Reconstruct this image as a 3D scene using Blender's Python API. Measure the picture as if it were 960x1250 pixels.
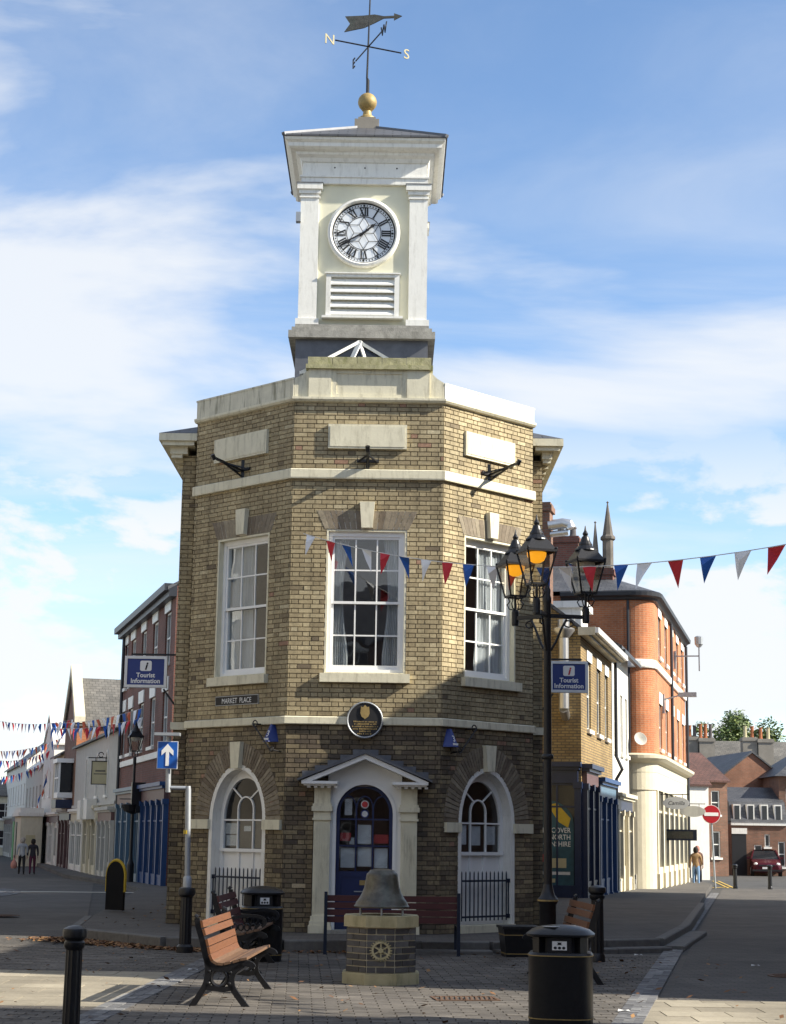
import bpy, math, random
from mathutils import Vector, Matrix
import numpy as np
random.seed(7)
for o in list(bpy.data.objects): bpy.data.objects.remove(o)
S = bpy.context.scene; COL = S.collection
R_ = math.radians; PI = math.pi; sin = math.sin; cos = math.cos
# ---------------------------------------------------------------- camera
cd = bpy.data.cameras.new('camera'); cam = bpy.data.objects.new('camera', cd); COL.objects.link(cam); S.camera = cam
cd.sensor_fit = 'VERTICAL'; cd.sensor_height = 36; cd.lens = 36*2100/1250; cd.clip_end = 2000; cd.clip_start = .1
PITCH = math.atan(394/2100); ROLL = .0149
cam.matrix_world = Matrix.Translation((0, 0, 1.6)) @ Matrix.Rotation(PI/2 + PITCH, 4, 'X') @ Matrix.Rotation(ROLL, 4, 'Z')
S.render.resolution_x = 786; S.render.resolution_y = 1024
# ---------------------------------------------------------------- sun, sky, exposure
AZ, EL = R_(13.2), R_(33)          # sun stands to the right, slightly behind the camera
to_sun = Vector((cos(EL)*cos(AZ), -cos(EL)*sin(AZ), sin(EL)))
sl = bpy.data.lights.new('sun', 'SUN'); sl.energy = 5.0; sl.angle = R_(.5); sl.color = (1, .93, .80)
sun = bpy.data.objects.new('sun', sl); COL.objects.link(sun); sun.rotation_euler = to_sun.to_track_quat('Z', 'Y').to_euler()
sun.location = (30, -5, 40)
W = bpy.data.worlds.new('World'); S.world = W; W.use_nodes = True
nt = W.node_tree; N = nt.nodes; N.clear()
def nd(tree, t, **k):
    n = tree.nodes.new(t)
    for a, b in k.items():
        if a == 'i':
            for x, y in b.items(): n.inputs[x].default_value = y
        else: setattr(n, a, b)
    return n
def lk(tree, a, b): tree.links.new(a, b)
def mth(tree, op, a, b=None, clamp=False):
    n = tree.nodes.new('ShaderNodeMath'); n.operation = op; n.use_clamp = clamp
    for i, s in enumerate((a, b)):
        if s is None: continue
        if isinstance(s, (int, float)): n.inputs[i].default_value = s
        else: tree.links.new(s, n.inputs[i])
    return n.outputs[0]
CLX, CLZ = 5.1, 2.35
sky = nd(nt, 'ShaderNodeTexSky', sky_type='NISHITA', sun_disc=False, sun_elevation=EL, sun_rotation=R_(90) + AZ, altitude=50, air_density=.85, dust_density=.05, ozone_density=1.3)
tc = nd(nt, 'ShaderNodeTexCoord'); sp = nd(nt, 'ShaderNodeSeparateXYZ'); lk(nt, tc.outputs['Generated'], sp.inputs[0])
zz = mth(nt, 'ADD', mth(nt, 'MAXIMUM', sp.outputs[2], 0), .13)
cb = nd(nt, 'ShaderNodeCombineXYZ'); lk(nt, mth(nt, 'DIVIDE', sp.outputs[0], zz), cb.inputs[0]); lk(nt, mth(nt, 'DIVIDE', sp.outputs[1], zz), cb.inputs[1])
def cloud(vec, scale, loc, rot, sc, det, lo, hi, dist=0.3, rough=.55):
    mp = nd(nt, 'ShaderNodeMapping', i={'Location': loc, 'Rotation': rot, 'Scale': sc}); lk(nt, vec, mp.inputs[0])
    nz = nd(nt, 'ShaderNodeTexNoise', i={'Scale': scale, 'Detail': det, 'Roughness': rough, 'Distortion': dist}); lk(nt, mp.outputs[0], nz.inputs['Vector'])
    r = nd(nt, 'ShaderNodeMapRange', interpolation_type='SMOOTHSTEP', i={'From Min': lo, 'From Max': hi}); lk(nt, nz.outputs[0], r.inputs[0])
    return r.outputs[0]
DIR = tc.outputs['Generated']
c1 = cloud(DIR, 1, (CLX, 4.3, CLZ), (0, R_(1), 0), (2.5, 2.5, 9.5), 8, .44, .64, .35, .52)     # broad soft banks
c2 = cloud(DIR, 1, (3.3, 9.2, 1.1), (0, 0, 0), (7, 7, 15), 9, .475, .56, .15, .58)              # small cumulus lower down
c3 = cloud(cb.outputs[0], 1.5, (1.2, 5.1, 0), (0, 0, R_(24)), (.35, 1.2, 1), 8, .36, .85, .8, .6)    # thin wisps
low = nd(nt, 'ShaderNodeMapRange', i={'From Min': .26, 'From Max': .17}); lk(nt, sp.outputs[2], low.inputs[0])
cv = mth(nt, 'MAXIMUM', mth(nt, 'MULTIPLY', c1, .85), mth(nt, 'MULTIPLY', mth(nt, 'MULTIPLY', c2, .95), low.outputs[0]))
cv = mth(nt, 'MAXIMUM', cv, mth(nt, 'MULTIPLY', c3, .6), True)
sat = nd(nt, 'ShaderNodeHueSaturation', i={'Saturation': 1.06, 'Value': 1.62}); lk(nt, sky.outputs[0], sat.inputs['Color'])
mx = nd(nt, 'ShaderNodeMix', data_type='RGBA'); lk(nt, cv, mx.inputs[0]); lk(nt, sat.outputs[0], mx.inputs[6]); mx.inputs[7].default_value = (6.6, 6.75, 6.9, 1)
bg = nd(nt, 'ShaderNodeBackground', i={'Strength': .071}); lk(nt, mx.outputs[2], bg.inputs[0])
wo = nd(nt, 'ShaderNodeOutputWorld'); lk(nt, bg.outputs[0], wo.inputs[0])
vs = S.view_settings; vs.view_transform = 'Standard'; vs.look = 'None'; vs.gamma = 1; vs.exposure = 1.03; vs.use_curve_mapping = False
S.render.engine = 'CYCLES'
# ---------------------------------------------------------------- materials
MATS = {}
def mat(name, col, rough=.7, metal=0, var=.18, scale=4, bump=0, bscale=60, grime=None, gscale=(2, 2, .5), gamt=.5, spec=.5, emit=0, stretch=None):
    if name in MATS: return MATS[name]
    m = bpy.data.materials.new(name); m.use_nodes = True; t = m.node_tree; p = t.nodes['Principled BSDF']
    p.inputs['Roughness'].default_value = rough; p.inputs['Metallic'].default_value = metal; p.inputs['Specular IOR Level'].default_value = spec
    c = nd(t, 'ShaderNodeTexCoord'); vec = c.outputs['Object']
    if stretch:
        mp = nd(t, 'ShaderNodeMapping', i={'Scale': stretch}); lk(t, vec, mp.inputs[0]); vec = mp.outputs[0]
    nz = nd(t, 'ShaderNodeTexNoise', i={'Scale': scale, 'Detail': 6, 'Roughness': .65}); lk(t, vec, nz.inputs['Vector'])
    r = nd(t, 'ShaderNodeMapRange', i={'From Min': .25, 'From Max': .75, 'To Min': 1-var, 'To Max': 1+var}); lk(t, nz.outputs[0], r.inputs[0])
    mm = nd(t, 'ShaderNodeVectorMath', operation='SCALE'); mm.inputs[0].default_value = col; lk(t, r.outputs[0], mm.inputs['Scale'])
    out = mm.outputs[0]
    if grime:
        mp = nd(t, 'ShaderNodeMapping', i={'Scale': gscale}); lk(t, c.outputs['Object'], mp.inputs[0])
        n2 = nd(t, 'ShaderNodeTexNoise', i={'Scale': 3, 'Detail': 8, 'Roughness': .7}); lk(t, mp.outputs[0], n2.inputs['Vector'])
        r2 = nd(t, 'ShaderNodeMapRange', i={'From Min': .5, 'From Max': .72, 'To Max': gamt}); lk(t, n2.outputs[0], r2.inputs[0])
        x = nd(t, 'ShaderNodeMix', data_type='RGBA'); lk(t, r2.outputs[0], x.inputs[0]); lk(t, out, x.inputs[6]); x.inputs[7].default_value = (*grime, 1); out = x.outputs[2]
    lk(t, out, p.inputs['Base Color'])
    if emit:
        p.inputs['Emission Color'].default_value = (*col, 1); p.inputs['Emission Strength'].default_value = emit
    if bump:
        n3 = nd(t, 'ShaderNodeTexNoise', i={'Scale': bscale, 'Detail': 4}); lk(t, c.outputs['Object'], n3.inputs['Vector'])
        b = nd(t, 'ShaderNodeBump', i={'Strength': bump, 'Distance': .01}); lk(t, n3.outputs[0], b.inputs['Height']); lk(t, b.outputs[0], p.inputs['Normal'])
    MATS[name] = m; return m
def brickmat(name, c1, c2, mortar, bw=.215, bh=.075, ms=.012, rough=.85, bias=0.0):
    m = bpy.data.materials.new(name); m.use_nodes = True; t = m.node_tree; p = t.nodes['Principled BSDF']; p.inputs['Roughness'].default_value = rough
    c = nd(t, 'ShaderNodeTexCoord')
    b = nd(t, 'ShaderNodeTexBrick', i={'Color1': (*c1, 1), 'Color2': (*c2, 1), 'Mortar': (*mortar, 1), 'Scale': 1, 'Mortar Size': ms, 'Bias': bias, 'Brick Width': bw, 'Row Height': bh}); lk(t, c.outputs['UV'], b.inputs['Vector'])
    nz = nd(t, 'ShaderNodeTexNoise', i={'Scale': 1.3, 'Detail': 7, 'Roughness': .7}); lk(t, c.outputs['Object'], nz.inputs['Vector'])
    r = nd(t, 'ShaderNodeMapRange', i={'From Min': .25, 'From Max': .75, 'To Min': .65, 'To Max': 1.3}); lk(t, nz.outputs[0], r.inputs[0])
    nb = nd(t, 'ShaderNodeTexNoise', i={'Scale': .28, 'Detail': 5, 'Roughness': .6}); lk(t, c.outputs['Object'], nb.inputs['Vector'])
    rb_ = nd(t, 'ShaderNodeMapRange', i={'From Min': .3, 'From Max': .7, 'To Min': .78, 'To Max': 1.2}); lk(t, nb.outputs[0], rb_.inputs[0])
    v = nd(t, 'ShaderNodeVectorMath', operation='SCALE'); lk(t, b.outputs[0], v.inputs[0]); lk(t, mth(t, 'MULTIPLY', r.outputs[0], rb_.outputs[0]), v.inputs['Scale']); lk(t, v.outputs[0], p.inputs['Base Color'])
    bp = nd(t, 'ShaderNodeBump', i={'Strength': .5, 'Distance': .01}); lk(t, mth(t, 'SUBTRACT', 1, b.outputs[1]), bp.inputs['Height']); lk(t, bp.outputs[0], p.inputs['Normal'])
    m['uv'] = 1; MATS[name] = m; return m
def tonemat(name, stops, rough=.85, nscale=9, namt=.35, bump=.4, big=.25, streak=0):
    "colour ramp over each piece's own tone (vertex attribute), with fine grain"
    m = bpy.data.materials.new(name); m.use_nodes = True; t = m.node_tree; p = t.nodes['Principled BSDF']; p.inputs['Roughness'].default_value = rough
    a = nd(t, 'ShaderNodeAttribute', attribute_name='tone'); rp = nd(t, 'ShaderNodeValToRGB'); lk(t, a.outputs['Fac'], rp.inputs[0])
    e = rp.color_ramp.elements
    while len(e) < len(stops): e.new(.5)
    for i, (x, c) in enumerate(stops): e[i].position = x; e[i].color = (*c, 1)
    g = nd(t, 'ShaderNodeNewGeometry')
    n1 = nd(t, 'ShaderNodeTexNoise', i={'Scale': nscale, 'Detail': 8, 'Roughness': .75}); lk(t, g.outputs['Position'], n1.inputs['Vector'])
    r1 = nd(t, 'ShaderNodeMapRange', i={'From Min': .3, 'From Max': .7, 'To Min': 1-namt, 'To Max': 1+namt}); lk(t, n1.outputs[0], r1.inputs[0])
    n2 = nd(t, 'ShaderNodeTexNoise', i={'Scale': .9, 'Detail': 5}); lk(t, g.outputs['Position'], n2.inputs['Vector'])
    r2 = nd(t, 'ShaderNodeMapRange', i={'From Min': .3, 'From Max': .7, 'To Min': 1-big, 'To Max': 1+big}); lk(t, n2.outputs[0], r2.inputs[0])
    fac = mth(t, 'MULTIPLY', r1.outputs[0], r2.outputs[0])
    if streak:      # rain streaks: noise drawn out downwards
        mp = nd(t, 'ShaderNodeMapping', i={'Scale': (5, 5, .45)}); lk(t, g.outputs['Position'], mp.inputs[0])
        n4 = nd(t, 'ShaderNodeTexNoise', i={'Scale': 1, 'Detail': 6, 'Roughness': .6}); lk(t, mp.outputs[0], n4.inputs['Vector'])
        r4 = nd(t, 'ShaderNodeMapRange', i={'From Min': .35, 'From Max': .6, 'To Min': 1-streak, 'To Max': 1.06}); lk(t, n4.outputs[0], r4.inputs[0]); fac = mth(t, 'MULTIPLY', fac, r4.outputs[0])
    v = nd(t, 'ShaderNodeVectorMath', operation='SCALE'); lk(t, rp.outputs[0], v.inputs[0]); lk(t, fac, v.inputs['Scale']); lk(t, v.outputs[0], p.inputs['Base Color'])
    if bump:
        n3 = nd(t, 'ShaderNodeTexNoise', i={'Scale': 70, 'Detail': 4}); lk(t, g.outputs['Position'], n3.inputs['Vector'])
        b = nd(t, 'ShaderNodeBump', i={'Strength': bump, 'Distance': .006}); lk(t, n3.outputs[0], b.inputs['Height']); lk(t, b.outputs[0], p.inputs['Normal'])
    m['tone'] = 1; MATS[name] = m; return m
def glassmat(name, tint=(.9, .93, .95), refl=.055, rough=.01):
    m = bpy.data.materials.new(name); m.use_nodes = True; t = m.node_tree; t.nodes.clear()
    tr = nd(t, 'ShaderNodeBsdfTransparent', i={'Color': (*tint, 1)}); gl = nd(t, 'ShaderNodeBsdfGlossy', i={'Roughness': rough})
    fr = nd(t, 'ShaderNodeLayerWeight', i={'Blend': .5}); f = mth(t, 'ADD', mth(t, 'MULTIPLY', mth(t, 'POWER', fr.outputs['Facing'], 5), .9), refl+.02, True)
    g = nd(t, 'ShaderNodeNewGeometry'); nz = nd(t, 'ShaderNodeTexNoise', i={'Scale': 2.2, 'Detail': 1}); lk(t, g.outputs['Position'], nz.inputs['Vector'])
    b = nd(t, 'ShaderNodeBump', i={'Strength': .12, 'Distance': .02}); lk(t, nz.outputs[0], b.inputs['Height']); lk(t, b.outputs[0], gl.inputs['Normal'])
    mx = nd(t, 'ShaderNodeMixShader'); lk(t, f, mx.inputs[0]); lk(t, tr.outputs[0], mx.inputs[1]); lk(t, gl.outputs[0], mx.inputs[2])
    o = nd(t, 'ShaderNodeOutputMaterial'); lk(t, mx.outputs[0], o.inputs[0]); MATS[name] = m; return m
M = {}
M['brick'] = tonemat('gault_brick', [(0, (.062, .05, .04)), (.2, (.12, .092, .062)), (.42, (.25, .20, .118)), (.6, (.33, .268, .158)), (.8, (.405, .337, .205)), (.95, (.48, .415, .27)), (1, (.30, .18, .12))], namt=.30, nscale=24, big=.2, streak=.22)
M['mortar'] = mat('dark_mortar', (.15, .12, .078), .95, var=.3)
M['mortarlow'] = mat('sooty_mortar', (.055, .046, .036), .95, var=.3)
M['gauged'] = tonemat('gauged_brick', [(0, (.13, .10, .07)), (.5, (.20, .165, .12)), (1, (.27, .23, .165))], big=.1)
M['limejoint'] = mat('lime_joint', (.55, .52, .45), .9)
M['cream'] = mat('cream_paint', (.66, .62, .47), .6, var=.09, grime=(.26, .23, .15), gamt=.6, gscale=(4, 4, .8), bump=.15, bscale=30)
M['white'] = mat('white_paint', (.78, .77, .72), .5, var=.06, grime=(.34, .32, .27), gamt=.42, gscale=(5, 5, .9), bump=.12, bscale=25)
M['bright'] = mat('bright_white_paint', (.80, .80, .78), .45, var=.04)
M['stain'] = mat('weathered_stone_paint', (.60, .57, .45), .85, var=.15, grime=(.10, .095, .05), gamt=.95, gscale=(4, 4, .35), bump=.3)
M['moss'] = mat('mossy_stone', (.36, .34, .20), .95, var=.35, scale=9, grime=(.16, .17, .05), gscale=(4, 4, 1.5), gamt=.8, bump=.6)
M['towerwall'] = mat('pale_yellow_render', (.70, .675, .52), .75, var=.05)
M['lead'] = mat('lead_sheet', (.12, .125, .14), .5, .3, var=.25, scale=6)
M['stone'] = mat('grey_stone', (.30, .29, .26), .9, var=.35, scale=7, bump=.4, grime=(.09, .085, .07), gamt=.6)
M['slate'] = brickmat('slate_roof', (.058, .062, .072), (.085, .086, .092), (.025, .025, .03), bw=.3, bh=.2, ms=.012, rough=.55)
M['slatepale'] = brickmat('pale_slate_roof', (.105, .10, .09), (.15, .14, .125), (.05, .046, .042), bw=.3, bh=.22, ms=.012, rough=.7)
M['tile'] = brickmat('clay_tile_roof', (.085, .042, .034), (.12, .056, .044), (.04, .02, .018), bw=.25, bh=.2, ms=.015)
M['black'] = mat('black_iron', (.012, .012, .014), .38, .2, var=.3, scale=20, bump=.15)
M['gold'] = mat('gold_leaf', (.33, .235, .09), .55, .25, var=.3, scale=12)
M['navy'] = mat('navy_paint', (.012, .022, .085), .35, var=.12)
M['rail'] = mat('dark_blue_iron', (.013, .02, .04), .45, .2)
M['glass'] = glassmat('window_glass')
M['lampglass'] = glassmat('lamp_glass', (.86, .84, .78), .03, .03)
M['dkglass'] = mat('dark_window_glass', (.018, .021, .026), .06, var=.3, scale=.8)
M['curtain'] = mat('net_curtain', (.55, .54, .52), .9, var=.06)
M['room'] = mat('room_plaster', (.22, .19, .19), .9)
M['paper'] = brickmat('notice_paper', (.30, .30, .33), (.62, .62, .62), (.74, .74, .72), bw=.045, bh=.017, ms=.0055)
M['redprint'] = mat('red_printed_card', (.5, .04, .04), .6)
M['ytext'] = mat('white_print', (.80, .80, .78), .6, var=.02)
M['blk'] = mat('black_print', (.008, .008, .01), .6, var=.02)
M['bronze'] = mat('aged_bronze', (.105, .098, .082), .42, .7, var=.4, scale=14, grime=(.10, .12, .09), gamt=.6, bump=.35, bscale=45)
M['blubrick'] = tonemat('blue_engineering_brick', [(0, (.045, .043, .044)), (.5, (.065, .063, .064)), (1, (.10, .097, .096))], rough=.55, big=.1)
M['buffjoint'] = mat('buff_mortar', (.52, .47, .34), .95)
M['buff'] = mat('buff_cast_stone', (.42, .37, .22), .9, var=.2, grime=(.14, .14, .06), gamt=.7, bump=.3)
M['wood'] = mat('orange_stained_wood', (.15, .06, .025), .45, var=.3, scale=5, stretch=(1.5, 14, 14), bump=.15)
M['woodworn'] = mat('worn_wood', (.14, .078, .044), .55, var=.35, scale=5, stretch=(1.5, 14, 14))
M['maroon'] = mat('maroon_painted_wood', (.075, .018, .018), .5, var=.25, stretch=(1.5, 12, 12))
M['steel'] = mat('galvanised_steel', (.34, .36, .38), .5, .5, var=.15)
M['alu'] = mat('aluminium_duct', (.60, .60, .60), .35, .9, var=.1)
M['signblue'] = mat('sign_blue', (.014, .035, .19), .4, var=.03)
M['roadblue'] = mat('road_sign_blue', (.01, .10, .42), .4, var=.03)
M['signred'] = mat('road_sign_red', (.42, .012, .02), .4, var=.03)
M['fred'] = mat('red_bunting_cloth', (.50, .022, .035), .8, var=.1)
M['fblue'] = mat('blue_bunting_cloth', (.012, .09, .36), .8, var=.1)
M['fwhite'] = mat('white_bunting_cloth', (.74, .75, .77), .8, var=.05)
M['forange'] = mat('faded_orange_bunting_cloth', (.55, .13, .06), .8, var=.1)
M['string'] = mat('white_cord', (.62, .62, .60), .9)
M['asphalt'] = mat('asphalt', (.052, .050, .047), .9, var=.38, scale=.7, bump=.5, bscale=120)
M['paver'] = tonemat('grey_brown_paver', [(0, (.066, .058, .051)), (.5, (.09, .08, .069)), (1, (.122, .108, .093))], rough=.9, nscale=20, namt=.28, big=.32)
M['slab'] = tonemat('buff_concrete_slab', [(0, (.20, .175, .13)), (.5, (.25, .22, .165)), (1, (.30, .265, .20))], rough=.9, nscale=25, namt=.2)
M['sett'] = tonemat('blue_grey_sett', [(0, (.09, .09, .095)), (.5, (.13, .13, .135)), (1, (.18, .18, .18))], rough=.8, nscale=25)
M['joint'] = mat('sanded_joint', (.085, .076, .066), .95, var=.3)
M['pavesheet'] = brickmat('distant_pavers', (.074, .067, .060), (.10, .09, .079), (.048, .044, .04), bw=.22, bh=.11, ms=.008, rough=.92)
M['kerb'] = mat('granite_kerb', (.12, .115, .108), .85, var=.25, scale=14, bump=.3)
M['yline'] = mat('yellow_line_paint', (.50, .33, .06), .8, var=.3, scale=8)
M['sunstrip'] = mat('pale_sun_strip', (.42, .40, .34), .85, var=.3, scale=5)  # sunlight on the left street, put into a pale colour
M['leaflit'] = tonemat('fallen_leaves', [(0, (.08, .035, .015)), (.5, (.19, .085, .03)), (1, (.30, .17, .07))], bump=0)
M['leaf'] = tonemat('tree_leaves', [(0, (.035, .065, .015)), (.5, (.085, .13, .028)), (1, (.15, .19, .045))], bump=0, rough=.6, big=.1)
M['bark'] = mat('bark', (.09, .065, .045), .95, var=.4)
M['redbrick'] = brickmat('dark_red_brick', (.135, .045, .032), (.19, .066, .044), (.13, .09, .075))
M['orangebrick'] = brickmat('orange_red_brick', (.40, .125, .045), (.48, .165, .06), (.40, .21, .12))
M['brownbrick'] = brickmat('brown_brick', (.165, .08, .05), (.23, .105, .065), (.16, .12, .09))
M['dullorange'] = brickmat('dull_orange_brick', (.24, .10, .055), (.29, .125, .07), (.22, .15, .11))
M['palesheet'] = mat('pale_sheet_roof', (.60, .58, .54), .6, var=.08)
M['yellbrick'] = brickmat('yellow_stock_brick', (.36, .25, .10), (.25, .165, .07), (.13, .10, .06))
M['gaultwall'] = brickmat('gault_brick_wall', (.38, .31, .175), (.28, .22, .125), (.11, .09, .062), bw=.16, bh=.0705)
M['whiter'] = mat('white_render', (.72, .70, .64), .85, var=.07, grime=(.45, .42, .36), gamt=.4)
M['greyr'] = mat('pale_grey_render', (.46, .45, .41), .9, var=.10, grime=(.25, .24, .21), gamt=.5)
M['creamr'] = mat('cream_render', (.58, .53, .40), .85, var=.08, grime=(.35, .31, .22), gamt=.4)
M['stonegrey'] = mat('grey_render_stack', (.24, .22, .19), .95, var=.25, scale=1.5)
M['darkstone'] = mat('dark_church_stone', (.13, .115, .10), .95, var=.3, scale=1.5)
M['shopnavy'] = mat('shop_navy', (.012, .022, .06), .4)
M['shopblue'] = mat('shop_blue', (.018, .06, .17), .45, var=.1)
M['shopsky'] = mat('shop_sky_blue', (.09, .16, .23), .45, var=.1)
M['fascia'] = mat('shop_fascia_brown', (.10, .05, .05), .5)
M['green'] = mat('green_door_paint', (.02, .22, .04), .45)
M['pot'] = mat('terracotta_pot', (.34, .12, .05), .85)
M['potgrey'] = mat('grey_chimney_pot', (.10, .09, .09), .9)
M['gutter'] = mat('black_gutter', (.02, .022, .028), .45)
M['white_pl'] = mat('white_plastic', (.78, .78, .77), .35, var=.03)
M['amber'] = mat('lit_amber_bowl', (1, .42, .02), .4, var=.02, emit=.5)
M['poster'] = mat('teal_poster', (.022, .075, .10), .5, var=.5, scale=2.2)
M['posteryel'] = mat('yellow_print', (.55, .38, .03), .6)
M['beige'] = mat('beige_sign_board', (.45, .40, .24), .6, var=.08)
M['carpaint'] = mat('maroon_car_paint', (.085, .012, .022), .22, .35, var=.05)
M['tyre'] = mat('tyre_rubber', (.012, .012, .012), .9)
M['headl'] = mat('headlamp_lens', (.75, .75, .72), .08, var=.05)
M['skin'] = mat('skin', (.45, .25, .17), .6, var=.05)
# ---------------------------------------------------------------- mesh builder
class B:
    def __init__(s, fr=None): s.v = []; s.f = []; s.t = []; s.mi = []; s.fr = fr; s.cm = 0
    def pts(s, P, tone=.5):
        i = len(s.v)
        for p in P:
            s.v.append(tuple(s.fr(*p)) if s.fr else tuple(p)); s.t.append(tone)
        return i
    def face(s, *idx): s.f.append(idx); s.mi.append(s.cm)
    def poly(s, P, tone=.5):
        i = s.pts(P, tone); s.face(*range(i, i+len(P))); return s
    def box(s, x0, x1, y0, y1, z0, z1, tone=.5, rz=None, c=None):
        P = [(x, y, z) for z in (z0, z1) for x, y in ((x0, y0), (x1, y0), (x1, y1), (x0, y1))]
        if rz is not None:
            cx, cy = c if c else ((x0+x1)/2, (y0+y1)/2)
            P = [(cx+(x-cx)*cos(rz)-(y-cy)*sin(rz), cy+(x-cx)*sin(rz)+(y-cy)*cos(rz), z) for x, y, z in P]
        i = s.pts(P, tone)
        for q in ((0, 3, 2, 1), (4, 5, 6, 7), (0, 1, 5, 4), (1, 2, 6, 5), (2, 3, 7, 6), (3, 0, 4, 7)): s.face(*[i+k for k in q])
        return s
    def bar(s, a, b, w, h=None, tone=.5):
        "square bar from a to b"
        a = Vector(a); b = Vector(b); h = h or w; d = (b-a).normalized(); up = Vector((0, 0, 1)) if abs(d.z) < .95 else Vector((0, 1, 0))
        x = d.cross(up).normalized(); y = x.cross(d)
        P = [p + x*(w/2*sx) + y*(h/2*sy) for p in (a, b) for sx, sy in ((-1, -1), (1, -1), (1, 1), (-1, 1))]
        i = s.pts(P, tone)
        for q in ((0, 3, 2, 1), (4, 5, 6, 7), (0, 1, 5, 4), (1, 2, 6, 5), (2, 3, 7, 6), (3, 0, 4, 7)): s.face(*[i+k for k in q])
        return s
    def tube(s, P, r, n=8, closed=False, tone=.5):
        P = [Vector(p) for p in P]; m = len(P); r = [r]*m if isinstance(r, (int, float)) else r; rings = []
        prev = None
        for k in range(m):
            a = P[(k-1) % m] if closed or k else P[0]; b = P[(k+1) % m] if closed or k < m-1 else P[-1]
            d = (b-a); d = d.normalized() if d.length > 1e-9 else Vector((0, 0, 1))
            if prev is None: up = Vector((0, 0, 1)) if abs(d.z) < .9 else Vector((1, 0, 0)); x = d.cross(up).normalized()
            else: x = (prev - d*prev.dot(d)); x = x.normalized() if x.length > 1e-6 else d.orthogonal().normalized()
            prev = x; y = d.cross(x)
            rings.append(s.pts([P[k]+(x*cos(2*PI*j/n)+y*sin(2*PI*j/n))*r[k] for j in range(n)], tone))
        for k in range(m if closed else m-1):
            a, b = rings[k], rings[(k+1) % m]
            for j in range(n): s.face(a+j, a+(j+1) % n, b+(j+1) % n, b+j)
        if not closed:
            s.face(*[rings[0]+j for j in range(n)][::-1]); s.face(*[rings[-1]+j for j in range(n)])
        return s
    def lathe(s, prof, n=16, c=(0, 0, 0), tone=.5, flute=0, nf=8):
        rings = []
        for r, z in prof:
            rings.append(s.pts([(c[0]+(r*(1-(flute*(.5-.5*cos(nf*2*PI*j/n)) if flute else 0)))*cos(2*PI*j/n), c[1]+(r*(1-(flute*(.5-.5*cos(nf*2*PI*j/n)) if flute else 0)))*sin(2*PI*j/n), c[2]+z) for j in range(n)], tone))
        for a, b in zip(rings, rings[1:]):
            for j in range(n): s.face(a+j, a+(j+1) % n, b+(j+1) % n, b+j)
        s.face(*[rings[0]+j for j in range(n)][::-1]); s.face(*[rings[-1]+j for j in range(n)])
        return s
    def sphere(s, c, r, n=12, sz=1): return s.lathe([(max(r*sin(PI*k/n), .0005), -r*cos(PI*k/n)*sz) for k in range(n+1)], n*2, c)
    def prism(s, poly, y0, y1, tone=.5):
        "polygon in (x,z) extruded along y"
        n = len(poly); a = s.pts([(x, y0, z) for x, z in poly], tone); b = s.pts([(x, y1, z) for x, z in poly], tone)
        s.face(*range(a, a+n)); s.face(*range(b+n-1, b-1, -1))
        for k in range(n): s.face(a+k, b+k, b+(k+1) % n, a+(k+1) % n)
        return s
    def prismz(s, poly, z0, z1, tone=.5):
        n = len(poly); a = s.pts([(x, y, z0) for x, y in poly], tone); b = s.pts([(x, y, z1) for x, y in poly], tone)
        s.face(*range(a+n-1, a-1, -1)); s.face(*range(b, b+n))
        for k in range(n): s.face(a+k, a+(k+1) % n, b+(k+1) % n, b+k)
        return s
    def ring(s, cu, zs, zb, a1, b1, a2, b2, d0, d1, n=20, tone=.5):
        "arch ring with jambs: inner half-ellipse a1,b1, outer a2,b2, springing zs, jambs to zb"
        inn = [(cu-a1, zb)] + [(cu-a1*cos(PI*k/n), zs+b1*sin(PI*k/n)) for k in range(n+1)] + [(cu+a1, zb)]
        out = [(cu-a2, zb)] + [(cu-a2*cos(PI*k/n), zs+b2*sin(PI*k/n)) for k in range(n+1)] + [(cu+a2, zb)]
        m = len(inn); A = [s.pts([(u, d, z) for u, z in q], tone) for d in (d0, d1) for q in (inn, out)]
        i0, o0, i1, o1 = A
        for k in range(m-1):
            s.face(i0+k, i0+k+1, o0+k+1, o0+k); s.face(i1+k, o1+k, o1+k+1, i1+k+1); s.face(i0+k, i1+k, i1+k+1, i0+k+1); s.face(o0+k, o0+k+1, o1+k+1, o1+k)
        return s
    def mold(s, path, prof, closed=False, tone=.5):
        "profile [(out,z)] swept along a 2-D path, right-hand side is outward, mitred"
        P = [Vector(p) for p in path]; n = len(P); rings = []
        def nrm(a, b): d = (b-a).normalized(); return Vector((d.y, -d.x))
        for k in range(n):
            if closed: n1, n2 = nrm(P[k-1], P[k]), nrm(P[k], P[(k+1) % n])
            else: n1 = nrm(P[max(k-1, 0)], P[max(k, 1)]); n2 = nrm(P[min(k, n-2)], P[min(k+1, n-1)])
            m = (n1+n2).normalized(); m = m/max(m.dot(n1), .3)
            rings.append(s.pts([(P[k].x+m.x*o, P[k].y+m.y*o, z) for o, z in prof], tone))
        q = len(prof)
        for k in range(n if closed else n-1):
            a, b = rings[k], rings[(k+1) % n]
            for j in range(q): s.face(a+j, b+j, b+(j+1) % q, a+(j+1) % q)
        if not closed: s.face(*range(rings[0], rings[0]+q)); s.face(*range(rings[-1]+q-1, rings[-1]-1, -1))
        return s
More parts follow.
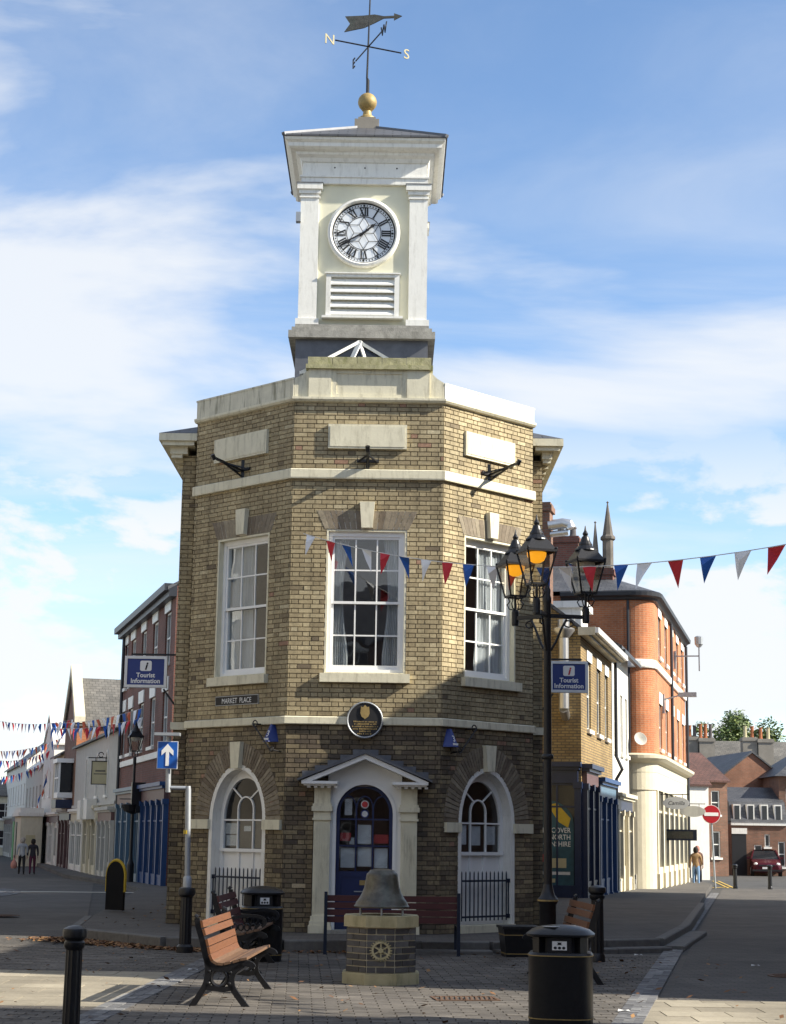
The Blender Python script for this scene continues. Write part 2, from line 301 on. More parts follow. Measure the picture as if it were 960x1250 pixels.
    def mesh(s, mats, org=(0, 0, 0), smooth=False):
        me = bpy.data.meshes.new('m'); o = org
        me.from_pydata([(x-o[0], y-o[1], z-o[2]) for x, y, z in s.v], [], s.f)
        mats = mats if isinstance(mats, (list, tuple)) else [mats]
        for m in mats: me.materials.append(m)
        if len(mats) > 1: me.polygons.foreach_set('material_index', s.mi)
        if any(m.get('uv') for m in mats):
            uv = me.uv_layers.new(name='UVMap').data
            for p in me.polygons:
                nn = p.normal
                if abs(nn.z) > .97: ax, ay = Vector((1, 0, 0)), Vector((0, 1, 0))
                else: ax = Vector((0, 0, 1)).cross(nn).normalized(); ay = nn.cross(ax)
                for l in p.loop_indices:
                    c = me.vertices[me.loops[l].vertex_index].co; uv[l].uv = (c.dot(ax), c.dot(ay))
        if any(m.get('tone') for m in mats):
            at = me.attributes.new('tone', 'FLOAT', 'POINT'); at.data.foreach_set('value', s.t)
        if smooth:
            for p in me.polygons: p.use_smooth = True
            try: me.set_sharp_from_angle(angle=R_(38))
            except Exception: pass
        me.update(); return me
    def build(s, name, m, parent=None, smooth=False, world=False, label=None):
        org = (0, 0, 0)
        if world and parent:
            r = parent
            while r.parent: r = r.parent
            org = r.location
        m = M[m] if isinstance(m, str) else [M[q] if isinstance(q, str) else q for q in m] if isinstance(m, list) else m
        o = bpy.data.objects.new(name, s.mesh(m, org, smooth)); COL.objects.link(o)
        if parent: o.parent = parent
        if label: o['label'] = label
        return o
def tag(o, label=None, cat=None, group=None, kind=None):
    for k, v in (('label', label), ('category', cat), ('group', group), ('kind', kind)):
        if v: o[k] = v
    return o
def thing(name, label, cat, loc=(0, 0, 0), rz=0, group=None):
    o = bpy.data.objects.new(name, None); COL.objects.link(o); o.location = loc; o.rotation_euler = (0, 0, rz); o.empty_display_size = .2
    return tag(o, label, cat, group)
def struct(o): o['kind'] = 'structure'; return o
KIDS = lambda r: [o for o in COL.objects if o.parent == r]
def dup(root, loc, rz, label):
    c = root.copy(); COL.objects.link(c); c.location = loc; c.rotation_euler = (0, 0, rz); c['label'] = label
    for ch in KIDS(root):
        k = ch.copy(); COL.objects.link(k); k.parent = c
        for g in KIDS(ch): h = g.copy(); COL.objects.link(h); h.parent = k
    return c
def text(s, size, m, parent, place, name='lettering', align='CENTER', ext=.004, offset=0.0, sx=1.0, shear=0, space=1):
    "flat lettering; place(x,y,depth) puts a glyph point into the parent's space"
    cu = bpy.data.curves.new('t', 'FONT'); cu.body = s; cu.size = size; cu.align_x = align; cu.extrude = ext; cu.offset = offset; cu.resolution_u = 3; cu.shear = shear; cu.space_character = space
    ob = bpy.data.objects.new('t', cu); COL.objects.link(ob)
    me = bpy.data.meshes.new_from_object(ob.evaluated_get(bpy.context.evaluated_depsgraph_get()))
    bpy.data.objects.remove(ob)
    for v in me.vertices: v.co = Vector(place(v.co.x*sx, v.co.y, v.co.z))
    me.materials.clear(); me.materials.append(M[m]); o = bpy.data.objects.new(name, me); COL.objects.link(o); o.parent = parent; return o
def zg(y): return 0 if y < 30 else -.0085*(min(y, 72)-30)
# ================================================================ GROUND
g = B()
for y0, y1 in ((-60, 30), (30, 72), (72, 420)):
    g.poly([(-260, y0, zg(y0)), (260, y0, zg(y0)), (260, y1, zg(y1)), (-260, y1, zg(y1))])
struct(g.build('ground', 'asphalt'))
LST = lambda y: -2.42 + (y-17.5)*.045      # left sett strip centre line
RST = lambda y: 2.63 + (y-18.1)*.203       # right sett strip centre line
pv = B()
pv.poly([(-9, 12.5, .004), (12, 12.5, .004), (12, 24.8, .004), (-9, 24.8, .004)])
paving = struct(pv.build('paving', 'joint'))
rd = B()
rd.poly([(RST(18)+.2, 17.75, .008), (9, 17.75, .008), (10.5, 30, .008), (RST(30)+.2, 30, .008)])
rd.poly([(RST(30)+.2, 30, .008), (10.5, 30, .008), (19, 72, zg(72)+.008), (RST(57)+3.2, 72, zg(72)+.008)])
rd.poly([(-26, 24.8, .008), (-4.7, 24.8, .008), (-5.1, 30, .008), (-26, 30, .008)])
rd.poly([(-26, 30, .008), (-5.1, 30, .008), (-12, 72, zg(72)+.008), (-32, 72, zg(72)+.008)])
struct(rd.build('road', 'pavesheet'))
# --- pieces of the paving: (x0,x1,y0,y1,tone,kind)
pieces = []
rng = random.Random(3)
y = 13.0; k = 0
while y < 24.2:
    # centre pavers in courses, slabs to both sides in the pale area
    h = .125
    xl, xr = LST(y)+.12, RST(y)-.05
    x = xl - ((k*.137) % .25)
    while x < xr:
        a, b = max(x, xl), min(x+.242, xr)
        if b-a > .06: pieces.append((a, b-.004, y, y+h-.004, rng.random(), 'paver'))
        x += .25
    k += 1; y += h
y = 13.0; k = 0
while y < 24.2:
    big = y < 17.7
    h = .45 if big else .125
    x = RST(y)+.02
    if big:
        x0 = x - (k % 2)*.3
        while x0 < 6.2:
            a = max(x0, x)
            if x0+.6-a > .08: pieces.append((a, x0+.592, y, min(y+h, 17.75)-.008, rng.random(), 'slab'))
            x0 += .6
    x1 = LST(y)-.2; h2 = .45 if 16 < y < 20.3 else .125
    k += 1; y += h
y = 13.0; k = 0
while y < 24.6:
    big = 16.2 < y < 20.2; h = .45 if big else .125; w_ = .6 if big else .25
    x1 = LST(y)-.12; x0 = x1 - w_ + (k % 2)*w_/2
    while x0 > -6.4:
        pieces.append((x0, min(x0+w_, x1)-.007, y, y+h-.007, rng.random(), 'slab' if big else 'paver')); x0 -= w_
    k += 1; y += h
def piece_box(bm, p, z=.022):
    x0, x1, y0, y1, t, kd = p; e = .0015; dz = (t-.5)*.004
    i = bm.pts([(x0, y0, .003), (x1, y0, .003), (x1, y1, .003), (x0, y1, .003), (x0+e, y0+e, z+dz), (x1-e, y0+e, z+dz), (x1-e, y1-e, z+dz), (x0+e, y1-e, z+dz)], t)
    for q in ((4, 5, 6, 7), (0, 1, 5, 4), (1, 2, 6, 5), (2, 3, 7, 6), (3, 0, 4, 7)): bm.face(*[i+n for n in q])
for kd, nm in (('paver', 'paver'), ('slab', 'slab')):
    L = [p for p in pieces if p[5] == kd]
    vis = lambda p: abs((p[0]+p[1])/2) < .235*((p[2]+p[3])/2) and p[2] > 15.0
    near = sorted([p for p in L if vis(p)], key=lambda p: p[2])[:290]; ns = set(map(id, near))
    rest = B()
    for p in L:
        if id(p) not in ns: piece_box(rest, p)
    tag(rest.build(nm+'s', nm, paving), kind='stuff')
    meshes = {}
    for p in near:
        key = (round(p[1]-p[0], 2), round(p[3]-p[2], 2), int(p[4]*8))
        if key not in meshes:
            b_ = B(); piece_box(b_, (0, p[1]-p[0], 0, p[3]-p[2], (key[2]+.5)/8, kd)); meshes[key] = b_.mesh(M[kd])
        o = bpy.data.objects.new(nm, meshes[key]); COL.objects.link(o); o.parent = paving; o.location = (p[0], p[2], 0)
# --- sett strips (three rows), near ones single
sm = []
for j in range(6):
    b_ = B(); piece_box(b_, (-.047, .047, 0, .19, j/5, 'sett'), .027); sm.append(b_.mesh(M['sett']))
rest = B(); cnt = 0
for ln, sl, y0, y1 in ((LST, .045, 13.2, 24.3), (RST, .203, 13.2, 62)):
    y = y0
    while y < y1:
        for r in (-1, 0, 1):
            x = ln(y)+r*.1
            if y < 27 and abs(x) < .24*y and y > 14.8:
                o = bpy.data.objects.new('sett', rng.choice(sm)); COL.objects.link(o); o.parent = paving; o.location = (x, y+(r*.06), zg(y)); o.rotation_euler = (0, 0, -math.atan(sl)); cnt += 1
            else:
                t = rng.random(); z = zg(y)
                q = [(x-.047, y), (x+.047, y), (x+.047+sl*.19, y+.19), (x-.047+sl*.19, y+.19)]
                rest.poly([(a, b, z+.026) for a, b in q], t)
        y += .2
tag(rest.build('setts', 'sett', paving), kind='stuff')
# sunlit strip painted pale across the left street, arc of setts, yellow lines at the right
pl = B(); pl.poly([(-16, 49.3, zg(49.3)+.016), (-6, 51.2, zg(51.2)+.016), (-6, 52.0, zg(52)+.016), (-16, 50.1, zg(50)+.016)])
struct(pl.build('sun_strip', 'sunstrip'))
ar = B()
for r0 in (3.0, 3.2, 3.4):
    for k in range(40):
        a0, a1 = R_(-70+k*4), R_(-70+k*4+3.4); cx, cy = -13.6, 46
        f_ = lambda a, r: (cx+r*cos(a), cy+3.2*r*sin(a)*.8)
        P = [f_(a0, r0), f_(a0, r0+.17), f_(a1, r0+.17), f_(a1, r0)]; ar.poly([(x, y, zg(y)+.02) for x, y in P], rng.random())
struct(ar.build('sett_arc', 'sett'))
yl = B()
for off in (0, .25):
    yl.poly([(13.9+off, 72, zg(72)+.02), (14.0+off, 72, zg(72)+.02), (15.6+off, 84, zg(84)+.02), (15.5+off, 84, zg(84)+.02)])
yl.poly([(13.2, 71.6, zg(72)+.02), (14.4, 73.6, zg(72)+.02), (14.4, 73.9, zg(72)+.02), (13.1, 71.9, zg(72)+.02)])
struct(yl.build('yellow_line', 'yline'))
# --- raised pavement round the corner building
PZ = .17
FR = [(-5.0, 30), (-4.6, 26.3), (-3.0, 24.4), (-1.4, 24.1), (1.4, 24.4), (3.9, 25.75), (5.0, 30)]
pm = B(); pm.prismz(FR, -.05, PZ)
rows = [(30, -5.0, 5.0), (37, -5.7, 6.4), (50, -7.0, 9.0), (60, -9.4, 10.9), (72, -13.2, 13.3), (95, -19, 15.5)]
for (ya, la, ra), (yb, lb, rb) in zip(rows, rows[1:]):
    za, zb = zg(ya)+PZ, zg(yb)+PZ
    pm.poly([(la, ya, za), (ra, ya, za), (rb, yb, zb), (lb, yb, zb)])
    pm.poly([(ra, ya, za-.3), (rb, yb, zb-.3), (rb, yb, zb), (ra, ya, za)]); pm.poly([(la, ya, za-.3), (lb, yb, zb-.3), (lb, yb, zb), (la, ya, za)])
pavement = struct(pm.build('pavement', 'pavesheet'))
def kerbline(path, w, z0, z1, off=0):
    for (ax, ay), (bx, by) in zip(path, path[1:]):
        d = Vector((bx-ax, by-ay)); L = d.length; n = max(1, round(L/.9)); d.normalize(); nx, ny = d.y, -d.x
        for k in range(n):
            s0, s1 = k*L/n+.004, (k+1)*L/n-.004; b_ = B(); e = .015
            q = lambda s, o: (ax+d.x*s+nx*o, ay+d.y*s+ny*o)
            zz = zg(ay+d.y*s0)
            P = [q(s0, off), q(s1, off), q(s1, off+w), q(s0, off+w)]; P2 = [q(s0, off), q(s1, off), q(s1, off+w-e), q(s0, off+w-e)]
            i = b_.pts([(x, y, zz+z0) for x, y in P] + [(x, y, zz+z1-e) for x, y in P] + [(x, y, zz+z1+rng.uniform(-.003, .003)) for x, y in P2])
            for f in ((0, 1, 5, 4), (1, 2, 6, 5), (2, 3, 7, 6), (3, 0, 4, 7), (4, 5, 9, 8), (5, 6, 10, 9), (6, 7, 11, 10), (7, 4, 8, 11), (8, 9, 10, 11)): b_.face(*[i+m for m in f])
            b_.build('kerb_stone', 'kerb', pavement)
kerbline(FR, .14, -.05, PZ+.006)
kerbline([(5.0, 30), (6.4, 37), (7.7, 43.5)], .14, -.05, PZ+.006)
kerbline([(.2, 24.27), (1.4, 24.4), (3.9, 25.75), (5.0, 30)], .28, -.05, .075, .145)
# ================================================================ GENERIC HOUSES
def house(name, label, loc, rz, w, d, h, wall, wins=(), roof=None, cat='house', front_holes=(), group=None, zb=-.6):
    r = thing(name, label, cat, loc, rz, group)
    holes = [q[:4] for q in wins] + list(front_holes)
    b = B(); xs = sorted({0, w} | {v for q in holes for v in q[:2]}); zs = sorted({zb, h} | {v for q in holes for v in q[2:4]})
    for x0, x1 in zip(xs, xs[1:]):
        for z0, z1 in zip(zs, zs[1:]):
            cx, cz = (x0+x1)/2, (z0+z1)/2
            if not any(q[0] < cx < q[1] and q[2] < cz < q[3] for q in holes): b.poly([(x0, 0, z0), (x1, 0, z0), (x1, 0, z1), (x0, 0, z1)])
    for x0, x1, z0, z1 in holes:
        D = .16
        b.poly([(x0, 0, z0), (x0, 0, z1), (x0, D, z1), (x0, D, z0)]); b.poly([(x1, 0, z0), (x1, D, z0), (x1, D, z1), (x1, 0, z1)])
        b.poly([(x0, 0, z1), (x1, 0, z1), (x1, D, z1), (x0, D, z1)]); b.poly([(x0, 0, z0), (x0, D, z0), (x1, D, z0), (x1, 0, z0)])
    b.poly([(0, 0, zb), (0, 0, h), (0, d, h), (0, d, zb)]); b.poly([(w, 0, zb), (w, d, zb), (w, d, h), (w, 0, h)]); b.poly([(0, d, zb), (0, d, h), (w, d, h), (w, d, zb)])
    if roof:
        kd, rh, rm, ov = roof; rb = B()
        if kd == 'x':
            b.poly([(0, 0, h), (0, d/2, h+rh), (0, d, h)]); b.poly([(w, 0, h), (w, d, h), (w, d/2, h+rh)])
            rb.fr = lambda x, y, z: (y, x, z); s_ = rh/(d/2)*ov
            rb.prism([(-ov, h-s_+.02), (d/2, h+rh+.02), (d+ov, h-s_+.02), (d+ov, h-s_+.12), (d/2, h+rh+.14), (-ov, h-s_+.12)], -.12, w+.12)
        elif kd == 'y':
            b.poly([(0, 0, h), (w/2, 0, h+rh), (w, 0, h)]); b.poly([(0, d, h), (w, d, h), (w/2, d, h+rh)]); s_ = rh/(w/2)*ov
            rb.prism([(-ov, h-s_+.02), (w/2, h+rh+.02), (w+ov, h-s_+.02), (w+ov, h-s_+.12), (w/2, h+rh+.14), (-ov, h-s_+.12)], -.1, d+.1)
        elif kd == 'hip':
            m_ = min(w, d)/2; a = [(-ov, -ov, h), (w+ov, -ov, h), (w+ov, d+ov, h), (-ov, d+ov, h)]
            t0, t1 = ((m_, d/2, h+rh), (w-m_, d/2, h+rh)) if w >= d else ((w/2, m_, h+rh), (w/2, d-m_, h+rh))
            if w >= d: F = [[a[0], a[1], t1, t0], [a[1], a[2], t1], [a[2], a[3], t0, t1], [a[3], a[0], t0]]
            else: F = [[a[0], a[1], t0], [a[1], a[2], t1, t0], [a[2], a[3], t1], [a[3], a[0], t0, t1]]
            for f in F: rb.poly(f)
            rb.poly(a[::-1])
        else: rb.box(-ov, w+ov, -ov, d+ov, h, h+.15)
        rb.build('roof', rm, r)
    b.build('wall', wall, r)
    for q in wins: win(r, *q)
    return r
def win(r, x0, x1, z0, z1, lint=None, nx=2, nz=2, frame='white', sill=True, lh=.3, fr=None, glass='dkglass'):
    b = B(fr); t = .06; y0, y1 = .06, .14
    b.box(x0, x0+t, y0, y1, z0, z1); b.box(x1-t, x1, y0, y1, z0, z1); b.box(x0+t, x1-t, y0, y1, z1-t, z1); b.box(x0+t, x1-t, y0, y1, z0, z0+t)
    for k in range(1, nx): u = x0+(x1-x0)*k/nx; b.box(u-.02, u+.02, y0+.01, y1-.01, z0+t, z1-t)
    for k in range(1, nz): u = z0+(z1-z0)*k/nz; b.box(x0+t, x1-t, y0+.005, y1-.015, u-.025, u+.025)
    o = b.build('window', frame, r)
    B(fr).box(x0+.03, x1-.03, .10, .115, z0+.03, z1-.03).build('pane', glass, o)
    if sill: B(fr).box(x0-.08, x1+.08, -.09, .1, z0-.11, z0).build('sill', 'white', o)
    if lint: B(fr).box(x0-.12, x1+.12, -.03, .1, z1, z1+lh).build('lintel', lint, o)
    return o
def stack(r, x0, x1, y0, y1, z0, z1, m, pots=2, pm='pot', ax=0, ph=.5):
    b = B(); b.box(x0, x1, y0, y1, z0, z1-.25); b.box(x0-.06, x1+.06, y0-.06, y1+.06, z1-.25, z1-.08); b.box(x0-.02, x1+.02, y0-.02, y1+.02, z1-.08, z1)
    o = b.build('chimney', m, r)
    for k in range(pots):
        f = (k+.5)/pots; cx, cy = (x0+(x1-x0)*f, (y0+y1)/2) if ax == 0 else ((x0+x1)/2, y0+(y1-y0)*f)
        p = B(); p.lathe([(.15, 0), (.15, .06), (.125, .08), (.11, ph-.06), (.14, ph-.05), (.14, ph), (.09, ph)], 10, (cx, cy, z1)); p.build('chimney_pot', pm if isinstance(pm, str) else pm[k % len(pm)], o)
    return o
def shop(r, x0, x1, z0, ztop, m, fas, bays=2, door=None, riser=.55, fr=None, glass='dkglass', corn=True, lit=None):
    "timber shopfront standing 0.1 m proud of the wall"
    fh = .55; zt = ztop-fh
    B(fr).box(x0, x1, -.14, .0, zt, ztop-.12).build('fascia', fas, r)
    if corn:
        c = B(fr); c.box(x0-.1, x1+.1, -.30, 0, ztop-.12, ztop); c.box(x0-.05, x1+.05, -.22, 0, ztop-.2, ztop-.121); c.build('shop_cornice', m, r)
    n = bays; wv = (x1-x0)/n
    for k in range(n+1):
        x = x0+wv*k; p = B(fr); p.box(x-.09, x+.09, -.16, -.0, z0, zt+.02); p.box(x-.12, x+.12, -.19, 0, z0, z0+.2); p.box(x-.12, x+.12, -.2, 0, zt-.14, zt+.03); p.build('pilaster', m, r)
    for k in range(n):
        a, b_ = x0+wv*k+.09, x0+wv*(k+1)-.09
        if door == k:
            d = B(fr); d.box(a, b_, -.04, .0, z0, zt); d.box(a+.1, b_-.1, -.055, -.04, z0+.15, z0+.9); o = d.build('door', m, r)
            B(fr).box(a+.14, b_-.14, -.06, -.041, z0+1.0, zt-.25).build('pane', glass, o)
        else:
            B(fr).box(a, b_, -.10, 0, z0, z0+riser).build('stall_riser', m, r)
            wf = B(fr); wf.box(a, b_, -.11, 0, z0+riser, z0+riser+.07); wf.box(a, b_, -.09, 0, zt-.06, zt)
            for j in range(1, 3): u = a+(b_-a)*j/3; wf.box(u-.025, u+.025, -.09, -.02, z0+riser+.07, zt-.06)
            wf.box(a, b_, -.088, -.022, zt-.65, zt-.6)
            o = wf.build('shop_window', m, r); B(fr).box(a, b_, -.05, -.03, z0+riser+.07, zt-.06).build('pane', glass, o)
# ================================================================ THE CORNER BUILDING (clock tower hall)
P0, P1, P2, P3 = (-3.24, 27.6), (-1.56, 26.0), (.77, 26.0), (2.28, 27.52)
hall = thing('market_hall', 'yellow brick market hall with canted front and white clock tower between the two streets', 'building', (-.4, 28, PZ))
def frame(A, Bp, flip=False):
    ax, ay = A; d = Vector((Bp[0]-ax, Bp[1]-ay)).normalized(); n = Vector((-d.y, d.x)) if flip else Vector((d.y, -d.x))
    return lambda u, o, z: (ax+d.x*u+n.x*o, ay+d.y*u+n.y*o, z)
FF = frame(P1, P2); FRt = frame(P2, P3); FL = frame(P1, P0, True)
LF, LR, LL = 2.33, math.dist(P2, P3), math.dist(P1, P0)
ACU, AZS, AA, AB_ = 1.05, 1.79, .65, .84          # arched openings of the side faces
def rect(u0, u1, z0, z1): return lambda z: (u0, u1) if z0 < z < z1 else None
def archh(cu, zs, a, b, z0):
    def f(z):
        if z < z0 or z > zs+b: return None
        k = a if z < zs else a*math.sqrt(max(0, 1-((z-zs)/b)**2)); return (cu-k, cu+k)
    return f
UW = {'F': (.55, 1.78), 'L': (.49, 1.70), 'R': (.50, 1.71)}
CRS, SL, HL, JT = .0705, .207, .099, .0075
BR = []
def bricks(fr, key, u0, u1, z0, z1, holes, seed, mort):
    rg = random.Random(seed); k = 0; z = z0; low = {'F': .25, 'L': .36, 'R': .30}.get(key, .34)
    while z < z1-.01:
        zt = min(z+CRS, z1); zc = (z+zt)/2; iv = [(u0, u1)]
        for h in holes:
            q = h(zc)
            if q:
                nv = []
                for a, b in iv:
                    if q[1] <= a or q[0] >= b: nv.append((a, b)); continue
                    if q[0] > a: nv.append((a, q[0]))
                    if q[1] < b: nv.append((q[1], b))
                iv = nv
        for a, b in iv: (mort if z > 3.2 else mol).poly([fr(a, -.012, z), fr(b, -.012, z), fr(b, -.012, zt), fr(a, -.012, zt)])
        u = u0 - ((SL+HL+2*JT)/2+.02 if k % 2 else .0); st = 0
        while u < u1:
            L = SL if st == 0 else HL; st ^= 1
            for a, b in iv:
                x0, x1 = max(u, a), min(u+L, b)
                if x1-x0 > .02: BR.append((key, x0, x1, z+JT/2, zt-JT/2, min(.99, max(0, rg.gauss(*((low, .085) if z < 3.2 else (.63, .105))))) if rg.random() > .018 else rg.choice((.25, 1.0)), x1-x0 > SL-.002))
            u += L+JT
        k += 1; z += CRS
FRM = {'F': FF, 'R': FRt, 'L': FL}
mo = B(); mol = B()
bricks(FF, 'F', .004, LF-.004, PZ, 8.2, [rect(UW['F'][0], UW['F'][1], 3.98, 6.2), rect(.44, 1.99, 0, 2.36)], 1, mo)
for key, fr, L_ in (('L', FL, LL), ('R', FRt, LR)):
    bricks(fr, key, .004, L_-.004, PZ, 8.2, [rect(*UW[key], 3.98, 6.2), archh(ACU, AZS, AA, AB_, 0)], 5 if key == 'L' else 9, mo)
# rear block: front returns beside the canted faces
XL, XR, YB = -3.50, 2.47, 27.95
FRM['rl'] = lambda u, o, z: (XL+u, YB-o, z); FRM['rr'] = lambda u, o, z: (P3[0]+u, YB-o, z)
bricks(FRM['rl'], 'rl', 0, .28, PZ, 7.75, [], 21, mo); bricks(FRM['rr'], 'rr', 0, XR-P3[0], PZ, 7.75, [], 22, mo)
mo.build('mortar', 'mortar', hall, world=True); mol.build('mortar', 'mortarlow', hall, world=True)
rw = B(); rw.poly([(XL, YB, 0), (XL, 38, 0), (XL, 38, 7.8), (XL, YB, 7.8)]); rw.poly([(XR, YB, 0), (XR, 38, 0), (XR, 38, 7.8), (XR, YB, 7.8)]); rw.poly([(XL, 38, 0), (XR, 38, 0), (XR, 38, 7.8), (XL, 38, 7.8)])
rw.poly([(*P0, 0), (P0[0], YB, 0), (P0[0], YB, 8.2), (*P0, 8.2)]); rw.poly([(*P3, 0), (P3[0], YB, 0), (P3[0], YB, 8.2), (*P3, 8.2)])
rw.build('rear_wall', 'gaultwall', hall, world=True)
def brick_faces(b, fr, x0, x1, z0, z1, t, pr):
    i = b.pts([fr(x0, -.013, z0), fr(x1, -.013, z0), fr(x1, -.013, z1), fr(x0, -.013, z1), fr(x0+.003, pr, z0+.003), fr(x1-.003, pr, z0+.003), fr(x1-.003, pr, z1-.003), fr(x0+.003, pr, z1-.003)], t)
    for q in ((4, 5, 6, 7), (0, 1, 5, 4), (1, 2, 6, 5), (2, 3, 7, 6), (3, 0, 4, 7)): b.face(*[i+n for n in q])
pick = sorted([q for q in BR if q[6] and q[0] == 'F' and q[4]-q[3] > .06], key=lambda q: q[3])[:150] + sorted([q for q in BR if q[6] and q[0] == 'R' and q[4]-q[3] > .06 and q[3] > 3.4], key=lambda q: q[1])[:150]
ids = set(map(id, pick)); jb = B(); rg = random.Random(11)
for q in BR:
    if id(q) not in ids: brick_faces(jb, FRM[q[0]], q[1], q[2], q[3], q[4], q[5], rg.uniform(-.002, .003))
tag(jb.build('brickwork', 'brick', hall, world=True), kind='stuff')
bm_ = []
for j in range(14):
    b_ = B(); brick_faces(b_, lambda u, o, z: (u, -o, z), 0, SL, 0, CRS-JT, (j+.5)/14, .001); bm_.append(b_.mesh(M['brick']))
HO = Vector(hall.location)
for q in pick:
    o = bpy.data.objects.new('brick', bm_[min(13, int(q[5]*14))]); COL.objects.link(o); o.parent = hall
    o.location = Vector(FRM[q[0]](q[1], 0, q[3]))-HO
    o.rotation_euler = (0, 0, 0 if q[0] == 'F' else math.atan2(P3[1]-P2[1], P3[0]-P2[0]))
PATH = [(XL-.03, YB), (P0[0]-.0, YB), P0, P1, P2, P3, (P3[0], YB), (XR+.03, YB)]
OCT = [P0, P1, P2, P3]
# string courses
B().mold(OCT, [(-.02, 6.98), (.055, 6.98), (.06, 7.0), (.06, 7.12), (.045, 7.135), (-.02, 7.135)]).build('string_course', 'cream', hall, world=True)
B().mold(OCT, [(-.02, 3.215), (.05, 3.215), (.055, 3.225), (.055, 3.32), (.03, 3.335), (-.02, 3.335)]).build('string_course', 'cream', hall, world=True)
for x0, x1 in ((XL-.04, P0[0]-.01), (P3[0]+.01, XR+.04)): B().box(x0, x1, YB-.05, YB+.02, 3.215, 3.335).build('string_course', 'cream', hall, world=True)
# parapet
B().mold(OCT, [(-.02, 8.19), (.05, 8.205), (.075, 8.235), (.075, 8.27), (-.02, 8.275)]).build('cornice', 'cream', hall, world=True)
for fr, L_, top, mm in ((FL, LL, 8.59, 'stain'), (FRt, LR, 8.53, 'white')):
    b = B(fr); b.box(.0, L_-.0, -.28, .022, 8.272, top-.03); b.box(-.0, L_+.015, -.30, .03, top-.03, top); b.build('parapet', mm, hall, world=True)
b = B(FF); b.prism([(.0, 8.272), (.0, 8.58), (.1, 8.62), (.22, 8.72), (2.1, 8.72), (2.22, 8.6), (2.33, 8.53), (2.33, 8.272)], -.28, .012)
b.box(.22, .57, .012, .05, 8.272, 8.72); b.box(1.75, 2.1, .012, .05, 8.272, 8.72); b.box(.57, 1.75, .012, .03, 8.272, 8.33); b.box(.57, 1.75, .012, .03, 8.66, 8.72); b.box(.57, .65, .012, .03, 8.33, 8.66); b.box(1.67, 1.75, .012, .03, 8.33, 8.66)
b.build('parapet', 'cream', hall, world=True)
b = B(FF); b.box(.17, 2.15, -.32, .10, 8.72, 8.79)
for k in range(5): b.box(.20+k*.386, .20+(k+1)*.386-.006, -.30, .07, 8.79, 8.915+rg.uniform(-.01, .01))
b.build('coping', 'moss', hall, world=True)
b = B(FF)
for a, c in (((.0, 8.585), (.24, 8.74)), ((2.33, 8.54), (2.08, 8.73))): b.bar(FF(a[0], -.02, a[1]), FF(c[0], -.02, c[1]), .16, .03)
b.fr = None; b.build('flashing', 'lead', hall, world=True)
# flat roof behind the parapet
B().prismz([P0, P1, P2, P3, (P3[0], YB+.5), (P0[0], YB+.5)], 8.2, 8.26).build('flat_roof', 'lead', hall, world=True)
# eaves and hipped roof of the rear block
EX0, EX1, EY = -3.87, 2.79, 27.62
def eave(x0, x1, nm):
    b = B(); b.box(x0, x1, EY, 38.3, 7.93, 8.05); b.box(x0+.05, x1-.05, EY+.05, 38.25, 7.86, 7.93); b.box(x0+.17, x1-.17, EY+.17, 38.1, 7.74, 7.86); b.build(nm, 'cream', hall, world=True)
eave(EX0, P0[0]-.002, 'eaves'); eave(P3[0]+.002, EX1, 'eaves')
for sx, xa in ((-1, EX0), (1, EX1)):
    for k in range(14):
        y0 = EY+.2+k*.45; b = B(); x0, x1 = (xa+.19, XL) if sx < 0 else (XR, xa-.19); b.box(x0, x1, y0, y0+.08, 7.68, 7.739); b.build('eaves_bracket', 'cream', hall, world=True)
b = B(); A = [(EX0, EY, 8.052), (EX1, EY, 8.052), (EX1, 38.3, 8.052), (EX0, 38.3, 8.052)]; T0, T1 = (-.5, 31, 9.5), (-.5, 35, 9.5)
for f in ([A[0], A[1], T0], [A[1], A[2], T1, T0], [A[2], A[3], T1], [A[3], A[0], T0, T1]): b.poly(f)
b.build('roof', 'slate', hall, world=True)
# blank tablets and iron flag brackets
for fr, u0, u1 in ((FF, .54, 1.76), (FL, .57, 1.82), (FRt, .47, 1.64)):
    b = B(fr); b.box(u0, u1, -.01, .05, 7.46, 7.845); b.box(u0+.03, u1-.03, .05, .058, 7.49, 7.815); b.build('tablet', 'cream', hall, world=True)
for fr, uc, z, ar in ((FF, 1.16, 7.27, .42), (FL, 1.15, 7.27, .62), (FRt, 1.05, 7.25, .62)):
    b = B(); b.bar(fr(uc, .01, z-.13), fr(uc, .01, z+.16), .05, .03); b.bar(fr(uc-.17, .012, z), fr(uc+.17, .012, z), .03, .05)
    b.bar(fr(uc, .01, z-.02), fr(uc, ar, z+.1), .035); b.bar(fr(uc-.15, .01, z-.01), fr(uc, ar*.55, z+.05), .022); b.bar(fr(uc+.15, .01, z-.01), fr(uc, ar*.55, z+.05), .022); b.bar(fr(uc, .01, z-.12), fr(uc, ar*.7, z+.06), .022)
    b.tube([fr(uc, ar-.02, z+.07), fr(uc, ar+.03, z+.14)], .035, 8); b.build('flag_bracket', 'black', hall, world=True)
